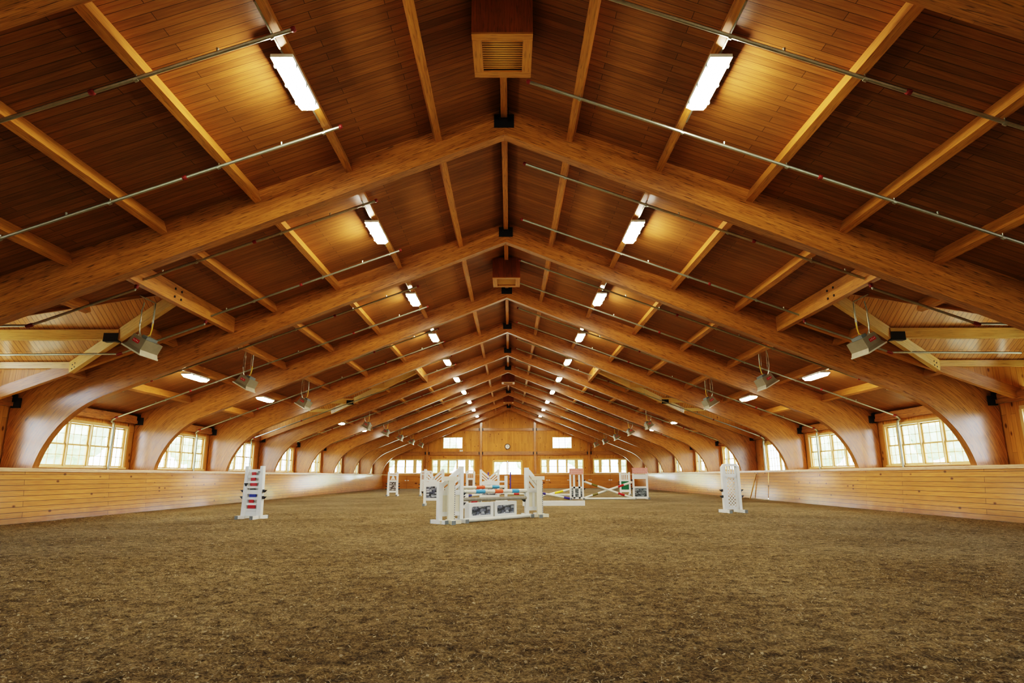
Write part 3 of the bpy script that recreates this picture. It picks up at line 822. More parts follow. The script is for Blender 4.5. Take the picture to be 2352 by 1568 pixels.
# ------------------------------------------------------------------ ceiling lights
def light_proto(s, mat, low):
    t = thing('ceiling_light', 'x', 'light', group='%s ceiling lights' % ('low' if low else 'high'))
    W, Lg = 0.30, 1.16
    nx = Vector((1, 0, 0)); up = Vector((0, 0, 1))
    def P(a, b, c): return nx * a + Vector((0, b, 0)) + up * c
    hs = MB(); hs.bar(P(0, -Lg / 2, 0.015), P(0, Lg / 2, 0.015), W, 0.05, up); hs.build('housing', M['lampbody'], t)
    d = MB(); w, l = W / 2 - 0.012, Lg / 2 - 0.012; w2, l2, dp = w - 0.05, l - 0.05, -0.085
    T = [P(-w, -l, -0.015), P(w, -l, -0.015), P(w, l, -0.015), P(-w, l, -0.015)]; Bq = [P(-w2, -l2, dp), P(w2, -l2, dp), P(w2, l2, dp), P(-w2, l2, dp)]
    d.face(Bq[::-1])
    for i in range(4): j = (i + 1) % 4; d.face([T[i], Bq[i], Bq[j], T[j]])
    d.build('diffuser', mat, t)
    for b in (-0.42, 0, 0.42):
        for a in (-1, 1): MB().bar(P(a * (W / 2 - 0.004), b - 0.02, -0.02), P(a * (W / 2 - 0.004), b + 0.02, -0.02), 0.012, 0.06, up).build('clip', M['cupgrey'], t)
    st = MB(); st.bar(P(0, -Lg / 2 - 0.9, 0.07), P(0, Lg / 2 + 0.5, 0.07), 0.02, 0.02, up); st.build('conduit', M['galv'], t)
    for b in (-0.4, 0.4): MB().tube([P(0, b, 0.04), P(0, b, 0.09)], 0.012, 6).build('hanger', M['galv'], t)
    return t
for s in (-1, 1):
    side = 'left' if s < 0 else 'right'
    pr = None; n = 0
    for k in range(-1, 9):
        n += 1
        y = YA(k) + TH / 2 + BAY / 2 - 0.15; x = s * 2.94; z = roof(2.94) - 0.32
        lab = 'long white ceiling light near the ridge on the %s, %s from the camera' % (side, ORD[n])
        if pr is None: pr = light_proto(s, M['lamp'], False); pr.location = (x, y, z); pr['label'] = lab
        else: dup(pr, (x, y, z), label=lab)
    pr = None; n = 0
    for k in (1, 2, 4, 5):
        n += 1
        y = YA(k) + TH / 2 + BAY / 2 - 0.2; x = s * 9.5; z = roof(9.5) - 0.36
        lab = 'long white light low on the %s roof slope, %s from the camera' % (side, ORD[n])
        if pr is None: pr = light_proto(s, M['lamplow'], True); pr.location = (x, y, z); pr['label'] = lab
        else: dup(pr, (x, y, z), label=lab)

# ------------------------------------------------------------------ ridge ventilators
def ridge_vent(y, label):
    t = thing('ridge_vent', label, 'vent', (0, y, 0), group='ridge vents')
    w, l, zb = 0.435, 0.485, 7.2
    bx = MB()
    for (x0, y0, x1, y1) in ((-w, -l, w, -l), (w, l, -w, l), (-w, l, -w, -l), (w, -l, w, l)):
        z0, z1 = roof(x0) + 0.05, roof(x1) + 0.05
        bx.face([(x0, y0, zb), (x1, y1, zb), (x1, y1, z1), (x0, y0, z0)], [(0, 0), (0, 0.9), (0.8, 0.9), (0.8, 0)])
    bx.build('vent_box', M['darkwood'], t)
    f = MB(); fw_ = 0.14; z = zb - 0.012
    f.bar((-w, -l + fw_ / 2, z), (w, -l + fw_ / 2, z), fw_, 0.03); f.bar((-w, l - fw_ / 2, z), (w, l - fw_ / 2, z), fw_, 0.03)
    f.bar((-w + fw_ / 2, -l + fw_, z), (-w + fw_ / 2, l - fw_, z), fw_, 0.03); f.bar((w - fw_ / 2, -l + fw_, z), (w - fw_ / 2, l - fw_, z), fw_, 0.03)
    f.build('vent_frame', M['purlin'], t)
    lv = MB(); n = 14
    for i in range(n):
        yy = -l + fw_ + (2 * l - 2 * fw_) * (i + 0.5) / n
        lv.bar((-w + fw_, yy, zb + 0.02), (w - fw_, yy, zb + 0.02), 0.032, 0.008, (0, -0.1, 1))
    lv.build('louver', M['louver'], t)
    MB().face([(-w + .01, -l + .01, zb + 0.09), (w - .01, -l + .01, zb + 0.09), (w - .01, l - .01, zb + 0.09), (-w + .01, l - .01, zb + 0.09)]).build('vent_shade_sheet', M['black'], t)  # black sheet standing in for the shade inside the vent box
for y, lab in ((7.96, 'square wooden ridge vent with louvers, nearest at the top of the picture'), (18.8, 'square wooden ridge vent with louvers, second from the camera'), (40.5, 'square wooden ridge vent, third from the camera'), (51.6, 'square wooden ridge vent, farthest above the end wall')): ridge_vent(y, lab)

# ------------------------------------------------------------------ sprinkler pipes
def sprinkler(k, s, which):
    side = 'left' if s < 0 else 'right'
    off = (1.72, 3.95) if k not in DORM or k == 3 else (1.27, 4.12)
    y = YA(k) + off[which]
    x0 = 2.66 if s < 0 else -0.45
    seg = 'between %s and %s arches' % (ORD[k + 2], ORD[k + 3])
    t = thing('sprinkler_pipe', '%s steel sprinkler pipe on the %s slope, %s' % ('nearer' if which == 0 else 'farther', side, seg), 'pipe', (0, y, 0), group='sprinkler pipes on the %s slope' % side)
    zp = lambda x: 7.66 - RS * x
    r = 0.026; mb = MB(); cps = MB(); hd = MB()
    def coup(p, d, l=0.035): d = Vector(d).normalized(); p = Vector(p); MB().tube([p - d * l, p - d * l * 0.4, p + d * l * 0.4, p + d * l], [0.032, 0.04, 0.04, 0.032], 10).build('coupling', M['coupling'], t)
    xa = 0.42 if s > 0 else 2.66
    xend = 12.6
    dv = Vector((s, 0, -RS))
    dorm = k == 0
    xe = 7.35 if dorm else xend
    mb.tube([(s * xa, 0, zp(xa)), (s * xe, 0, zp(xe))], r, 8)
    coup((s * xa, 0, zp(xa)), dv, 0.03)
    for cx in ([5.1, 10.3] if not dorm else [5.1]): coup((s * cx, 0, zp(cx)), dv)
    if dorm:
        # jog down below the valley beam, on along the slope and level across the dormer
        sgn = 1 if which == 0 else -1; yj = 0.0
        q = 0.16
        mb.tube([(s * 7.35, 0, zp(7.35)), (s * 7.4, 0, zp(7.4) - q), (s * 9.35, 0, zp(9.35) - q)], r, 8)
        coup((s * 7.37, 0, zp(7.37) - 0.07), (0.2 * s, 0, -1), 0.08)
        coup((s * 9.38, 0, zp(9.38) - q), dv, 0.07)
        mb.tube([(s * 9.38, 0, zp(9.38) - q), (s * 12.6, 0, zp(9.38) - q - 0.02)], r, 8)
    elif which == 1 or k == 3:
        mb.tube([(s * xend, 0, zp(xend)), (s * 12.72, 0, 2.90), (s * 12.74, 0.0, 2.86), (s * 12.76, 0.14, 2.82), (s * 12.78, 0.2, 2.7), (s * 12.78, 0.2, 1.33)], 0.034 if not (k == 3 and s > 0) else 0.05, 8)
        coup((s * 12.6, 0, zp(12.6)), dv, 0.06)
    mb.build('pipe', M['galv'], t)
    hxs = [x for x in PURX if x > xa and (not dorm or x < 7.2)]
    for x in hxs:
        hg = MB()
        hg.tube([(s * x, 0, zp(x) + r), (s * x, 0, roof(x) - 0.2)], 0.006, 6)
        hg.tube([(s * (x - 0.02), 0, zp(x)), (s * (x + 0.02), 0, zp(x) - 0.02)], r + 0.008, 8)
        hg.build('pipe_hanger', M['galv'], t)
    for x in (3.6, 6.9, 11.4):
        if x < xa or (dorm and x > 7.3): continue
        MB().tube([(s * x, 0, zp(x) + r), (s * x, 0, zp(x) + 0.07)], [0.012, 0.02], 8).build('sprinkler_head', M['galv'], t)
for k in range(-1, 9):
    for s in (-1, 1):
        for w in (0, 1): sprinkler(k, s, w)

# ------------------------------------------------------------------ radiant heaters
def heater_proto(s):
    t = thing('radiant_heater', 'x', 'heater', group='hanging radiant heaters')
    # box whose open face looks down and to the hall centre
    A = Vector((-s * 0.0, 0, 0))
    n = Vector((s * 0.5, 0, -0.866))          # direction the burner faces
    a = Vector((-s * 0.866, 0, -0.5))
    b = Vector((0, 1, 0))
    def P(u, v, w): return n * u + a * v + b * w
    hu, hv, hw = 0.16, 0.20, 0.33
    back = [P(-hu, -hv * 0.8, -hw), P(-hu, hv * 0.8, -hw), P(-hu, hv * 0.8, hw), P(-hu, -hv * 0.8, hw)]
    mid = [P(0.07, -hv * 0.9, -hw), P(0.07, hv * 0.9, -hw), P(0.07, hv * 0.9, hw), P(0.07, -hv * 0.9, hw)]
    frt = [P(hu, -hv * 1.2, -hw * 1.05), P(hu, hv * 1.2, -hw * 1.05), P(hu, hv * 1.2, hw * 1.05), P(hu, -hv * 1.2, hw * 1.05)]
    hb = MB(); hb.face(back)
    for i in range(4):
        j = (i + 1) % 4
        hb.face([back[i], back[j], mid[j], mid[i]]); hb.face([mid[i], mid[j], frt[j], frt[i]])
    hb.build('housing', M['heater'], t)
    lp = MB()
    for i in range(4):
        j = (i + 1) % 4; lp.bar(frt[i], frt[j], 0.02, 0.03, n)
    lp.build('reflector_lip', M['heaterlip'], t)
    MB().face([P(0.08, -hv * 0.9, -hw * 0.9), P(0.08, hv * 0.9, -hw * 0.9), P(0.08, hv * 0.9, hw * 0.9), P(0.08, -hv * 0.9, hw * 0.9)]).build('burner_face', M['cupgrey'], t)
    # red maker's plate on the end facing the camera
    e = -hw - 0.006
    lab = MB(); lab.bar(P(-0.05, -0.10, e), P(-0.05, 0.06, e), 0.075, 0.004, b)
    L_ = lab.build('name_plate', M['red'], t); L_['label'] = 'red name plate'
    st = MB()
    for i in range(4): st.bar(P(-0.07 + 0.012 * (i % 2), -0.085 + 0.035 * i, e - 0.004), P(-0.04, -0.07 + 0.035 * i, e - 0.004), 0.008, 0.003, b)
    st.build('plate_lettering', M['white'], L_)
    vb = MB(); vb.bar(P(-0.19, 0.04, -0.25), P(-0.19, 0.04, 0.16), 0.12, 0.07, n); vb.build('gas_valve', M['cupgrey'], t)
    top = 4.86 - 3.93
    gl = MB(); gx = s * -0.1
    gl.tube([(gx, 0.05, 0.98), (gx, 0.05, 0.52)], 0.014, 8); gl.build('gas_pipe', M['galv'], t)
    MB().tube([(gx, -0.55, 1.0), (gx, 0.05, 1.0)], 0.014, 8).build('supply_pipe', M['galv'], t)
    MB().tube([(gx, 0.05, 0.52), (gx + s * 0.01, 0.05, 0.38), (gx + s * 0.03, 0.04, 0.26), (gx + s * 0.10, 0.02, 0.20), (s * 0.06, 0.0, 0.14)], 0.014, 8).build('gas_hose', M['hose'], t)
    MB().tube([(s * 0.12, 0, 1.0), (s * 0.16, 0, 0.8), (s * 0.17, 0, 0.5), (s * 0.14, 0, 0.32), (s * 0.07, 0, 0.16)], 0.012, 8).build('wiring_conduit', M['galv'], t)
    for w_ in (-0.22, 0.22): MB().tube([(s * 0.02, w_, 0.12), (s * 0.02, w_ * 0.9, 1.02)], 0.004, 6).build('chain', M['galv'], t)
    return t
for s in (-1, 1):
    side = 'left' if s < 0 else 'right'; pr = None; n = 0
    for k in (0, 1, 2, 4, 5, 6, 7, 8):
        n += 1; y = YA(k) + 2.8
        lab = 'grey boxy radiant heater hanging on the %s, %s from the camera' % (side, ORD[n])
        if pr is None: pr = heater_proto(s); pr.location = (s * 8.0, y, 3.93); pr['label'] = lab
        else: dup(pr, (s * 8.0, y, 3.93), label=lab)

# ------------------------------------------------------------------ show jumps
def feet(t, xs, d=0.33, mat=None, zc=0.045):
    for x in xs:
        f = MB().box((x, 0, zc), (0.085, 2 * d, 0.09)).build('foot', mat or M['white'], t)
        for sg in (-1, 1): MB().box((x, sg * (d + 0.006), zc), (0.09, 0.02, 0.094)).build('end_cap', M['cupgrey'], f)
def cup(t, x, z, sg):
    mb = MB()
    mb.prism([(x, z - 0.03), (x + sg * 0.03, z - 0.045), (x + sg * 0.10, z + 0.02), (x + sg * 0.03, z + 0.02), (x, z + 0.035)], 'Y', -0.035, 0.035)
    mb.build('pole_cup', M['rubber'], t)
def panel(x0, x1, z0, z1, y=0, th=0.03):
    mb = MB(); 
    for yy, fl in ((y - th / 2, False), (y + th / 2, True)):
        P = [(x0, yy, z0), (x1, yy, z0), (x1, yy, z1), (x0, yy, z1)]; uv = [(p[0], p[2]) for p in P]
        mb.face(P[::-1] if fl else P, uv[::-1] if fl else uv)
    for (a, b) in (((x0, z0), (x1, z0)), ((x1, z0), (x1, z1)), ((x1, z1), (x0, z1)), ((x0, z1), (x0, z0))):
        mb.face([(a[0], y - th / 2, a[1]), (a[0], y + th / 2, a[1]), (b[0], y + th / 2, b[1]), (b[0], y - th / 2, b[1])])
    return mb
def post(t, x, h, w=0.1, d=0.1, mat=None, z0=0.0):
    o = MB(); o.bar((x, 0, z0), (x, 0, h), w, d, (0, 1, 0)); p = [(x - w / 2 - 0.006, -d / 2 - 0.006), (x + w / 2 + 0.006, d / 2 + 0.006)]
    return o.build('post', mat or M['white'], t)
def vinyl(t, mb, name, mat=None): return mb.build(name, mat or M['white'], t)

# ladder style standard, front left
def std_ladder(loc, rz, label):
    t = thing('jump_standard', label, 'jump standard', loc, rz)
    H = 1.38
    for sg in (-1, 1): MB().bar((sg * 0.245, 0, 0.02), (sg * 0.235, 0, H), 0.15, 0.1, (0, 1, 0), w1=0.095).build('post', M['white'], t)
    for z, hh in ((0.14, 0.12), (0.235, 0.05), (0.385, 0.06), (0.53, 0.07), (0.695, 0.11), (0.825, 0.06), (0.96, 0.06), (1.105, 0.07), (1.255, 0.08)):
        MB().box((0, 0, z), (0.40, 0.06, hh)).build('slat', M['white'], t)
    for (z, x0, x1, m) in ((0.314, -0.12, 0.11, 'red'), (0.456, -0.10, 0.04, 'red'), (0.602, -0.11, 0.11, 'blue'), (0.775, -0.10, 0.05, 'black'), (0.892, -0.10, 0.10, 'red'), (1.03, -0.10, 0.04, 'red'), (1.18, -0.08, 0.05, 'red')):  # the black strip stands in for the shade of an open slot
        o = panel(x0, x1, z - (0.042 if m != 'black' else 0.012), z + (0.042 if m != 'black' else 0.012), -0.02, 0.02).build('slot_panel', M[m], t); o['label'] = m + ' slot insert panel'
    MB().box((0, 0.045, 0.66), (0.34, 0.02, 1.1)).build('back_board', M['white'], t)
    tr = MB()
    for i in range(26): tr.tube([(-0.20 + 0.0005 * i, -0.055, 0.3 + 0.033 * i), (-0.20, -0.045, 0.3 + 0.033 * i)], 0.006, 6)
    tr.build('peg_holes', M['cupgrey'], t)
    for z in (0.56, 0.73): cup(t, -0.31, z, -1); cup(t, 0.31, z, 1)
    cc = MB().prism([(-0.24, 0.93), (-0.20, 0.85), (-0.15, 0.93)], 'Y', -0.11, -0.05); cc.build('pole_cup', M['rubber'], t)
    for z in (1.22,): MB().box((0.17, -0.05, z), (0.05, 0.05, 0.05)).build('clip', M['cupgrey'], t)
    feet(t, (-0.23, 0.24), 0.3)
    return t
std_ladder((-6.80, 16.95, 0), -0.30, 'white jump standard with red and blue inserts, front left by itself')

# arch topped standard, front right
def std_lattice(loc, rz, label, H=1.44, w=0.30, bars=False, panelmat=None):
    t = thing('jump_standard', label, 'jump standard', loc, rz)
    f = MB()
    for sg in (-1, 1): f.bar((sg * (w - 0.045), 0, 0.02), (sg * (w - 0.045), 0, H - 0.1), 0.09, 0.1, (0, 1, 0))
    f.prism([(-w, H - 0.10), (-w + 0.09, H - 0.10), (-w + 0.12, H - 0.07), (w - 0.12, H - 0.07), (w - 0.09, H - 0.10), (w, H - 0.10), (w - 0.09, H), (-w + 0.09, H)], 'Y', -0.05, 0.05)
    f.build('frame', M['white'], t)
    z1 = H - 0.07; zb = H - 0.30 if not bars else H - 0.50
    b = MB()
    for i in range(5 if not bars else 4):
        x = -w + 0.09 + (2 * w - 0.18) * (i + 0.5) / (5 if not bars else 4)
        b.bar((x, 0, zb - 0.02), (x, 0, z1 + 0.01), 0.028, 0.03, (0, 1, 0))
    b.bar((-w + 0.05, 0, zb - 0.03), (w - 0.05, 0, zb - 0.03), 0.05, 0.08)
    if bars: b.bar((-w + 0.05, 0, H - 0.2), (w - 0.05, 0, H - 0.2), 0.05, 0.04)
    b.build('grille', M['white'], t)
    p0, p1 = 0.14, zb - 0.06
    if bars: p0 = 0.32
    fr = MB()
    fr.bar((-w + 0.05, 0, p0), (w - 0.05, 0, p0), 0.06, 0.09); fr.bar((-w + 0.05, 0, p1), (w - 0.05, 0, p1), 0.06, 0.09)
    for sg in (-1, 1): fr.bar((sg * (w - 0.12), 0, p0), (sg * (w - 0.12), 0, p1), 0.08, 0.06, (0, 1, 0))
    fr.build('panel_frame', M['white'], t)
    if panelmat: panel(-w + 0.13, w - 0.13, p0 + 0.04, p1 - 0.04, 0).build('infill_panel', M[panelmat], t)
    else:
        la = MB(); x0, x1 = -w + 0.15, w - 0.15; W = x1 - x0; Z0, Z1 = p0 + 0.045, p1 - 0.045; st = 0.1
        n = int((Z1 - Z0 + W) / st)
        for i in range(n + 1):
            z = Z0 - W + st * i
            a0 = max(0.0, (Z0 - z)); a1 = min(W, Z1 - z)
            if a1 - a0 > 0.02:
                la.bar((x0 + a0, -0.006, z + a0), (x0 + a1, -0.006, z + a1), 0.03, 0.012, (0, 1, 0)); la.bar((x1 - a0, 0.006, z + a0), (x1 - a1, 0.006, z + a1), 0.03, 0.012, (0, 1, 0))
        la.build('lattice', M['white'], t)
    for z in (0.48, 0.66): cup(t, -w, z, -1); cup(t, w, z, 1)
    feet(t, (-w + 0.045, w - 0.045), 0.3)
    return t
std_lattice((6.82, 19.06, 0), 0.22, 'white arch topped jump standard with lattice panel, front right by itself')
std_lattice((-4.72, 36.2, 0), 0.0, 'white barred arch top jump standard with lattice, far left half hidden', 1.42, 0.36, True)
std_lattice((-2.5, 41.4, 0), 0.0, 'white barred arch top jump standard with brown panel, far middle', 1.48, 0.30, True, 'brown')

# V topped wing standards
def std_vee(loc, rz, label, W=0.40, H=1.37, pm='stone'):
    t = thing('jump_standard', label, 'jump standard', loc, rz)
    for sg in (-1, 1): post(t, sg * (W - 0.05), H, 0.1, 0.09)
    v = MB(); zc = 0.92
    for sg in (-1, 1):
        v.bar((sg * (W - 0.06), 0, H - 0.05), (0, 0, zc + 0.1), 0.04, 0.085, (0, 0, 1))
        v.bar((sg * (W - 0.06), 0, H - 0.19), (sg * 0.06, 0, zc + 0.0), 0.03, 0.06, (0, 0, 1))
        v.bar((sg * (W - 0.06), 0, H - 0.32), (sg * 0.12, 0, zc - 0.05), 0.03, 0.05, (0, 0, 1))
    v.build('wing_bars', M['white'], t)
    f = MB(); f.prism([(-W + .05, 0.72), (W - .05, 0.72), (W - .05, 0.86), (0.1, 0.92), (0, 1.0), (-0.1, 0.92), (-W + .05, 0.86)], 'Y', -0.03, 0.03)
    f.bar((-W + .05, 0, 0.24), (W - .05, 0, 0.24), 0.06, 0.1); f.build('panel_frame', M['white'], t)
    panel(-W + 0.1, W - 0.1, 0.29, 0.72, 0).build('stone_panel', M[pm], t)
    for sg in (-1, 1): cup(t, sg * W, 0.5, sg)
    feet(t, (-W + 0.05, W - 0.05), 0.3)
    return t
std_vee((-2.83, 24.2, 0), 0.0, 'white V topped jump standard with grey stone panel, left behind front jump', 0.39)
std_vee((-0.80, 27.78, 0), 0.0, 'white V topped jump standard with grey stone panel, middle behind front jump', 0.44, 1.39)
# small standard with stone panel, far left
def std_stone(loc, rz, label):
    t = thing('jump_standard', label, 'jump standard', loc, rz)
    H, W = 1.37, 0.31
    for sg in (-1, 1): MB().bar((sg * (W - 0.05), 0, 0.02), (sg * (W - 0.06), 0, H), 0.13, 0.09, (0, 1, 0), w1=0.1).build('post', M['white'], t)
    v = MB()
    v.bar((-W + .08, 0, 1.18), (W - .08, 0, 1.18), 0.05, 0.1); v.bar((-0.13, 0, 0.86), (0, 0, 1.14), 0.04, 0.07, (0, 1, 0)); v.bar((0.13, 0, 0.86), (0, 0, 1.14), 0.04, 0.07, (0, 1, 0)); v.bar((0, 0, 0.84), (0, 0, 1.16), 0.06, 0.04, (0, 1, 0))
    v.bar((-W + .08, 0, 0.84), (W - .08, 0, 0.84), 0.05, 0.08); v.build('cross_bars', M['white'], t)
    MB().bar((-W + .08, 0, 0.25), (W - .08, 0, 0.25), 0.05, 0.1).build('bottom_rail', M['white'], t)
    panel(-W + 0.1, W - 0.1, 0.30, 0.80, 0).build('stone_panel', M['stonebrown'], t)
    for z in (0.4, 0.55, 0.70): cup(t, -W - 0.02, z, -1); cup(t, W + 0.02, z, 1)
    feet(t, (-W + 0.03, W - 0.03), 0.3); return t
std_stone((-6.67, 36.3, 0), 0.0, 'white jump standard with brown stone panel, far left')
# slatted standard with green panel
def std_green(loc, rz, label):
    t = thing('jump_standard', label, 'jump standard', loc, rz)
    H, W = 1.31, 0.31
    for sg in (-1, 1): post(t, sg * (W - 0.04), H, 0.09, 0.09)
    b = MB()
    for i in range(5): x = -0.2 + 0.1 * i; b.bar((x, 0, 0.8), (x, 0, H - 0.05), 0.06, 0.03, (0, 1, 0))
    b.bar((-W + .05, 0, 0.84), (W - .05, 0, 0.84), 0.05, 0.09); b.bar((-W + .05, 0, H - 0.12), (W - .05, 0, H - 0.12), 0.05, 0.06); b.bar((-W + .05, 0, 0.25), (W - .05, 0, 0.25), 0.05, 0.14)
    b.build('slats', M['white'], t)
    o = panel(-W + 0.09, W - 0.09, 0.30, 0.80, 0).build('green_panel', M['green'], t); o['label'] = 'green panel'
    for z in (0.48, 0.62, 0.76): cup(t, -W, z, -1); cup(t, W, z, 1)
    feet(t, (-W + 0.04, W - 0.04), 0.28); return t
std_green((6.82, 36.6, 0), 0.0, 'white slatted jump standard with green panel, far right')
# brick topped standards
def std_brick(loc, rz, label, W, pm, mid=True, H=1.45):
    t = thing('jump_standard', label, 'jump standard', loc, rz)
    for sg in (-1, 1): post(t, sg * (W - 0.04), H - 0.02, 0.08, 0.09)
    if mid:
        for x in (-0.12, 0.13): MB().bar((x, 0, 0.05), (x, 0, H - 0.3), 0.09, 0.06, (0, 1, 0)).build('upright', M['white'], t)
    o = panel(-W, W, H - 0.28, H, 0, 0.12).build('brick_panel', M['brick'], t); o['label'] = 'red brick print panel'
    f = MB(); f.bar((-W + .04, 0, 0.56), (W - .04, 0, 0.56), 0.06, 0.08); f.bar((-W + .04, 0, 0.07), (W - .04, 0, 0.07), 0.06, 0.1)
    if not mid: f.bar((-W + .04, 0, H - 0.42), (W - .04, 0, H - 0.42), 0.05, 0.22)
    f.build('rails', M['white'], t)
    panel(-W + 0.08, W - 0.08, 0.12, 0.52, 0.0).build('stone_panel', M[pm], t)
    for z in (0.5, 0.9): cup(t, (W if mid else -W), z, 1 if mid else -1)
    feet(t, (-W + 0.04, W - 0.04), 0.32); return t
std_brick((3.29, 30.0, 0), 0.0, 'white jump standard with red brick top, right of centre', 0.335, 'stonegrey')
std_brick((6.40, 30.3, 0), 0.0, 'white jump standard with red brick top, far right beside kick wall', 0.37, 'stonegrey', False, 1.48)
# purple standards at the far end
for x, nm in ((-1.53, 'left'), (0.14, 'right')):
    t = thing('jump_standard', 'thin purple jump standard in the distance, %s one' % nm, 'jump standard', (x, 47.2, 0))
    MB().bar((0, 0, 0.02), (0, 0, 1.41), 0.09, 0.09, (0, 1, 0)).build('post', M['navy'], t)
    MB().box((0, 0, 0.04), (0.5, 0.09, 0.08)).build('foot', M['navy'], t)
    for z in (0.5, 0.9): cup(t, -0.05, z, -1)
t = thing('jump_standard', 'plain white post jump standard with side rungs behind front jump', 'jump standard', (-0.03, 20.6, 0))
MB().bar((0, 0, 0.02), (0, 0, 1.11), 0.10, 0.1, (0, 1, 0)).build('post', M['white'], t)
for z in (0.3, 0.55, 0.92): MB().box((-0.19, 0.0, z), (0.30, 0.05, 0.05)).build('rung', M['white'], t)
feet(t, (0,), 0.3); cup(t, -0.05, 0.70, -1)
for loc, h, lab in (((-1.36, 18.7, 0), 0.9, 'plain white post jump standard behind the left wing of front jump'), ((0.90, 28.95, 0), 0.9, 'plain white post jump standard behind the right wing of front jump')):
    t = thing('jump_standard', lab, 'jump standard', loc)
    MB().bar((0, 0, 0.02), (0, 0, h), 0.10, 0.1, (0, 1, 0)).build('post', M['white'], t)
    feet(t, (0,), 0.3); cup(t, 0.05, 0.5, 1)

# the front jump: wing standards, pillars, panels, poles
DIR = Vector((1.62, 2.03, 0)).normalized(); ANG = math.atan2(DIR.y, DIR.x)
def std_wing(loc, rz, label, sg, w=0.62):
    """tall inner post at x=0, wing falling away towards -x*sg"""
    t = thing('jump_standard', label, 'jump standard', loc, rz)
    MB().bar((0, 0, 0.02), (0, 0, 1.32), 0.1, 0.1, (0, 1, 0)).build('inner_post', M['white'], t)
    MB().bar((-sg * w, 0, 0.02), (-sg * w, 0, 0.94), 0.11, 0.1, (0, 1, 0)).build('outer_post', M['white'], t)
    b = MB()
    b.bar((-sg * 0.04, 0, 1.24), (-sg * w, 0, 0.84), 0.05, 0.11); b.bar((-sg * 0.04, 0, 1.06), (-sg * w * 0.75, 0, 0.78), 0.04, 0.07); b.bar((-sg * 0.04, 0, 0.9), (-sg * w * 0.45, 0, 0.74), 0.04, 0.06)
    b.build('wing_slats', M['white'], t)
    f = MB(); f.bar((-sg * 0.04, 0, 0.71), (-sg * w, 0, 0.71), 0.06, 0.12); f.bar((-sg * 0.04, 0, 0.22), (-sg * w, 0, 0.22), 0.06, 0.1)
    f.bar((-sg * w / 2, 0, 0.22), (-sg * w / 2, 0, 0.7), 0.07, 0.06, (0, 1, 0)); f.build('panel_frame', M['white'], t)
    panel(-w + 0.04 if sg > 0 else 0.04, -0.04 if sg > 0 else w - 0.04, 0.24, 0.68, 0, 0.025).build('infill_panel', M['cream'], t)
    tr = MB()
    for i in range(24): tr.tube([(sg * 0.045, -0.02, 0.25 + 0.035 * i), (sg * 0.055, -0.02, 0.25 + 0.035 * i)], 0.006, 6)
    tr.build('peg_holes', M['cupgrey'], t)
    for z in (0.45, 0.68): cup(t, sg * 0.05, z, sg)
    feet(t, (-sg * w, -sg * 0.02), 0.3); return t
def std_pillar(loc, rz, label):
    t = thing('jump_standard', label, 'jump standard', loc, rz)
    MB().bar((0, 0, 0.02), (0, 0, 1.0), 0.14, 0.12, (0, 1, 0)).build('post', M['cream'], t)
    MB().box((-0.03, 0, 1.04), (0.34, 0.16, 0.1)).build('cap_block', M['cream'], t)
    k = MB().box((0.085, 0, 0.52), (0.022, 0.06, 0.9)); k.build('track', M['white'], t)
    h = MB()
    for i in range(16): h.box((0.075, -0.034, 0.12 + 0.05 * i), (0.03, 0.012, 0.022))
    h.build('track_slots', M['black'], t)
    feet(t, (0,), 0.3, M['cream']); MB().box((0.0, 0, 0.045), (0.5, 0.09, 0.085)).build('cross_foot', M['cream'], t)
    return t
std_wing((-1.10, 15.32, 0), 0.72, 'white winged jump standard at the left of the front jump', 1)
std_wing((0.56, 17.36, 0), 0.45, 'white winged jump standard at the right of the front jump', -1, 0.40)
std_pillar((-1.295, 14.88, 0), 0.35, 'cream pillar jump standard at the left of the front jump')
std_pillar((0.90, 17.20, 0), 0.1, 'cream pillar jump standard at the right of the front jump')

def pole(p0, p1, label, bands=(), base='whitepole', r=0.05):
    p0, p1 = Vector(p0), Vector(p1); m = (p0 + p1) / 2
    t = thing('jump_pole', label, 'jump pole', m)
    a, b = p0 - m, p1 - m
    MB().tube([a, b], r, 14).build('pole', M[base], t)
    for f0, f1, c in bands:
        o = MB().tube([a.lerp(b, f0), a.lerp(b, f1)], r + 0.002, 14).build('painted_band', M[c], t); o['label'] = {'sky': 'light blue', 'navy': 'purple blue'}.get(c, c) + ' painted band'
    return t
pole((-1.05, 15.42, 0.72), (0.54, 17.30, 0.70), 'white jump pole with blue and orange bands, top front rail', [(0.17, 0.31, 'sky'), (0.46, 0.59, 'orange'), (0.74, 0.86, 'sky')])
pole((-1.06, 15.42, 0.535), (0.53, 17.30, 0.515), 'plain weathered grey jump pole under the banded rail', base='greypole', r=0.045)
pole((-1.33, 18.85, 0.76), (-0.10, 20.45, 0.76), 'white jump pole with orange and light blue bands, rear rail', [(0.30, 0.50, 'orange'), (0.68, 0.86, 'sky')])
pole((-2.40, 24.18, 0.30), (-1.28, 27.68, 0.30), 'white jump pole with a dark blue band behind the front jump', [(0.55, 0.75, 'blue')])
pole((-1.02, 15.28, 0.05), (0.66, 17.22, 0.05), 'white ground pole lying in front of the stone boxes')
def stone_box(c, label):
    t = thing('jump_filler', label, 'jump filler', (c[0], c[1], 0), ANG, group='stone jump fillers')
    W, H, D = 0.455, 0.445, 0.16
    f = MB()
    f.bar((-W, 0, 0.08), (W, 0, 0.08), D, 0.12); f.bar((-W, 0, H - 0.045), (W, 0, H - 0.045), D, 0.09)
    for sg in (-1, 1): f.bar((sg * (W - 0.045), 0, 0.14), (sg * (W - 0.045), 0, H - 0.09), 0.09, D, (0, 1, 0))
    f.build('box_frame', M['white'], t)
    panel(-W + 0.08, W - 0.08, 0.13, H - 0.08, 0, 0.1).build('stone_panel', M['stone'], t)
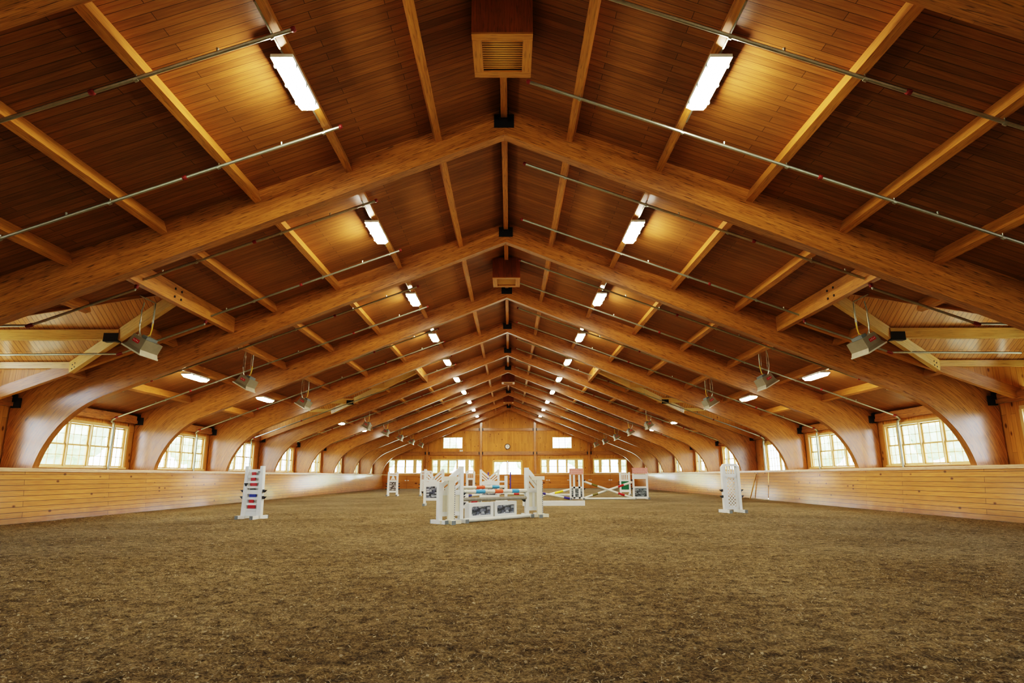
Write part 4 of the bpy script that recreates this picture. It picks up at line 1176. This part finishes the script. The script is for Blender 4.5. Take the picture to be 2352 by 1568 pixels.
p = Vector((-1.04, 15.5, 0)) + DIR * 0.58
stone_box(p, 'white jump filler box with grey stone panel, left of the pair')
p = p + DIR * 0.98
stone_box(p, 'white jump filler box with grey stone panel, right of the pair')
pole((-0.88, 15.80, 0.468), (-0.74, 15.975, 0.468), 'short red pole end lying on the left filler box', [(0.0, 1.0, 'red')], r=0.018)

# middle cross rails and the white rail box
t = thing('jump_filler', 'long low white ground rail box right of the front jump', 'jump filler', (1.78, 23.9, 0))
MB().bar((-1.2, 0, 0.08), (1.15, 0, 0.08), 0.2, 0.16).build('rail_box', M['white'], t)
MB().bar((-1.2, -0.02, 0.175), (1.15, -0.02, 0.175), 0.1, 0.03).build('top_rail', M['whitepole'], t)
pole((0.97, 29.0, 0.44), (2.92, 29.78, 0.06), 'white jump pole with purple blue ends in the crossed pair', [(0.26, 0.40, 'navy'), (0.85, 1.0, 'navy')])
pole((0.97, 29.15, 0.05), (2.95, 30.05, 0.47), 'white jump pole with yellow band in the crossed pair', [(0.62, 0.83, 'yellow')])
pole((0.97, 29.30, 0.23), (2.95, 30.18, 0.22), 'plain white level jump pole behind the crossed pair')
pole((3.64, 30.08, 0.84), (5.98, 30.12, 0.06), 'white cross pole with olive and red bands, falling to the right', [(0.16, 0.28, 'olive'), (0.70, 0.83, 'red')])
pole((3.66, 30.26, 0.06), (5.99, 30.3, 0.80), 'white cross pole with red and olive bands, rising to the right', [(0.18, 0.29, 'olive'), (0.71, 0.83, 'red')])
pole((3.64, 29.8, 0.05), (6.05, 29.85, 0.05), 'plain white ground pole under the far cross rails')
pole((-0.6, 38.6, 0.05), (1.0, 38.0, 0.05), 'white and brown jump pole lying on the footing far behind the front jump', [(0.1, 0.3, 'brown'), (0.6, 0.8, 'red')])
t = thing('jump_filler', 'low white planked filler behind the left end of front jump', 'jump filler', (-1.75, 22.2, 0))
for i in range(4): MB().box((-0.2 + 0.17 * i, 0, 0.27), (0.155, 0.08, 0.44)).build('plank', M['white'], t)
MB().box((0.06, 0, 0.03), (0.78, 0.2, 0.06)).build('base', M['white'], t)

# ------------------------------------------------------------------ outdoors
gm = MB(); gm.face([(-160, -80, -0.25), (160, -80, -0.25), (160, 200, -0.25), (-160, 200, -0.25)])
tag(gm.build('lawn', M['grass']), kind='structure')
def tree_proto():
    t = thing('tree', 'x', 'tree', group='trees outside the windows')
    mb = MB()
    import bmesh
    bm = bmesh.new()
    for i in range(9):
        c = Vector((random.uniform(-1.6, 1.6), random.uniform(-1.6, 1.6), random.uniform(2.6, 6.5))); r = random.uniform(1.2, 2.1)
        res = bmesh.ops.create_icosphere(bm, subdivisions=3, radius=r, matrix=Matrix.Translation(c))
        for v in res['verts']: v.co += (v.co - c).normalized() * 0.45 * noise.noise(v.co * 1.9)
    me = bpy.data.meshes.new('crown'); bm.to_mesh(me); bm.free(); me.materials.append(M['leaf'])
    o = bpy.data.objects.new('crown', me); C.objects.link(o); o.parent = t
    MB().tube([(0, 0, -0.3), (0.05, 0, 1.5), (0, 0.1, 4)], [0.3, 0.22, 0.1], 8).build('trunk', M['bark'], t)
    return t
tp = tree_proto(); first = True
for s, side in ((-1, 'left'), (1, 'right')):
    for i in range(8):
        loc = (s * random.uniform(32, 44), 6 + i * 10 + random.uniform(-1, 1), -0.25)
        lab = 'leafy green tree outside seen through the %s windows' % side
        if first: tp.location = loc; tp['label'] = lab; first = False
        else: dup(tp, loc, random.uniform(0, 6), lab)
for i in range(6): dup(tp, (-20 + i * 8.0 + random.uniform(-1, 1), 98 + random.uniform(-3, 3), -0.25), random.uniform(0, 6), 'leafy green tree outside seen through the end wall windows')

# ------------------------------------------------------------------ light
w = bpy.data.worlds.new('World'); SC.world = w; w.use_nodes = True
nt = w.node_tree; bg = nt.nodes['Background']
sky = nt.nodes.new('ShaderNodeTexSky'); sky.sky_type = 'HOSEK_WILKIE'; sky.turbidity = 4.5; sky.ground_albedo = 0.4
sky.sun_direction = Vector((0.0, -0.55, 0.83)).normalized()
mixn = nt.nodes.new('ShaderNodeMix'); mixn.data_type = 'RGBA'; mixn.inputs[0].default_value = 0.6
mixn.inputs[7].default_value = (0.72, 0.86, 1.0, 1)
nt.links.new(sky.outputs[0], mixn.inputs[6]); nt.links.new(mixn.outputs[2], bg.inputs['Color'])
bg.inputs['Strength'].default_value = 14.0
sl = bpy.data.lights.new('sun', 'SUN'); sl.energy = 16.0; sl.angle = 0.02; sl.color = (1, 0.95, 0.86)
so = bpy.data.objects.new('sun', sl); C.objects.link(so); so.rotation_euler = (math.radians(35), 0, 0)
# daylight portals at the window banks (they only guide the sampling of the sky)
def portal(loc, rot, sx, sy):
    l = bpy.data.lights.new('portal', 'AREA'); l.shape = 'RECTANGLE'; l.size = sx; l.size_y = sy; l.cycles.is_portal = True
    o = bpy.data.objects.new('daylight_portal', l); C.objects.link(o); o.location = loc; o.rotation_euler = rot
for k in range(-1, 9):
    ym = YA(k) + TH / 2 + BAY / 2
    for s in (-1, 1): portal((s * (XW + 0.2), ym, 2.05), (0, -s * -PI / 2, 0), 1.3, 4.5)
for b in END_BANKS: portal(((b[0][0] + b[-1][0] + b[-1][1]) / 2, YEND + 0.2, 2.05), (-PI / 2, 0, 0), 4.0, 1.3)

# ------------------------------------------------------------------ camera
cam = bpy.data.cameras.new('camera'); co = bpy.data.objects.new('camera', cam); C.objects.link(co)
pitch, yaw, roll = 0.2174, 0.0042, -0.0030
cp, sp, cy, sy, cr, sr = math.cos(pitch), math.sin(pitch), math.cos(yaw), math.sin(yaw), math.cos(roll), math.sin(roll)
fw = Vector((sy * cp, cy * cp, sp)); rt = Vector((cy, -sy, 0)); up = rt.cross(fw)
r2 = rt * cr + up * sr; u2 = up * cr - rt * sr
Mx = Matrix((r2, u2, -fw)).transposed().to_4x4(); Mx.translation = Vector((0.0948, 0, 1.0828))
co.matrix_world = Mx
cam.sensor_fit = 'HORIZONTAL'; cam.sensor_width = 36; cam.lens = 1403.26 / 2352 * 36; cam.clip_end = 500
SC.camera = co
SC.view_settings.view_transform = 'Filmic'; SC.view_settings.look = 'High Contrast'; SC.view_settings.exposure = 0.5
cyc = SC.cycles
cyc.use_denoising = True; cyc.max_bounces = 6; cyc.diffuse_bounces = 3; cyc.glossy_bounces = 2; cyc.transparent_max_bounces = 8
cyc.caustics_reflective = False; cyc.caustics_refractive = False; cyc.sample_clamp_indirect = 6.0; cyc.use_light_tree = True
cyc.use_adaptive_sampling = True; cyc.adaptive_threshold = 0.12; cyc.adaptive_min_samples = 16; cyc.time_limit = 900
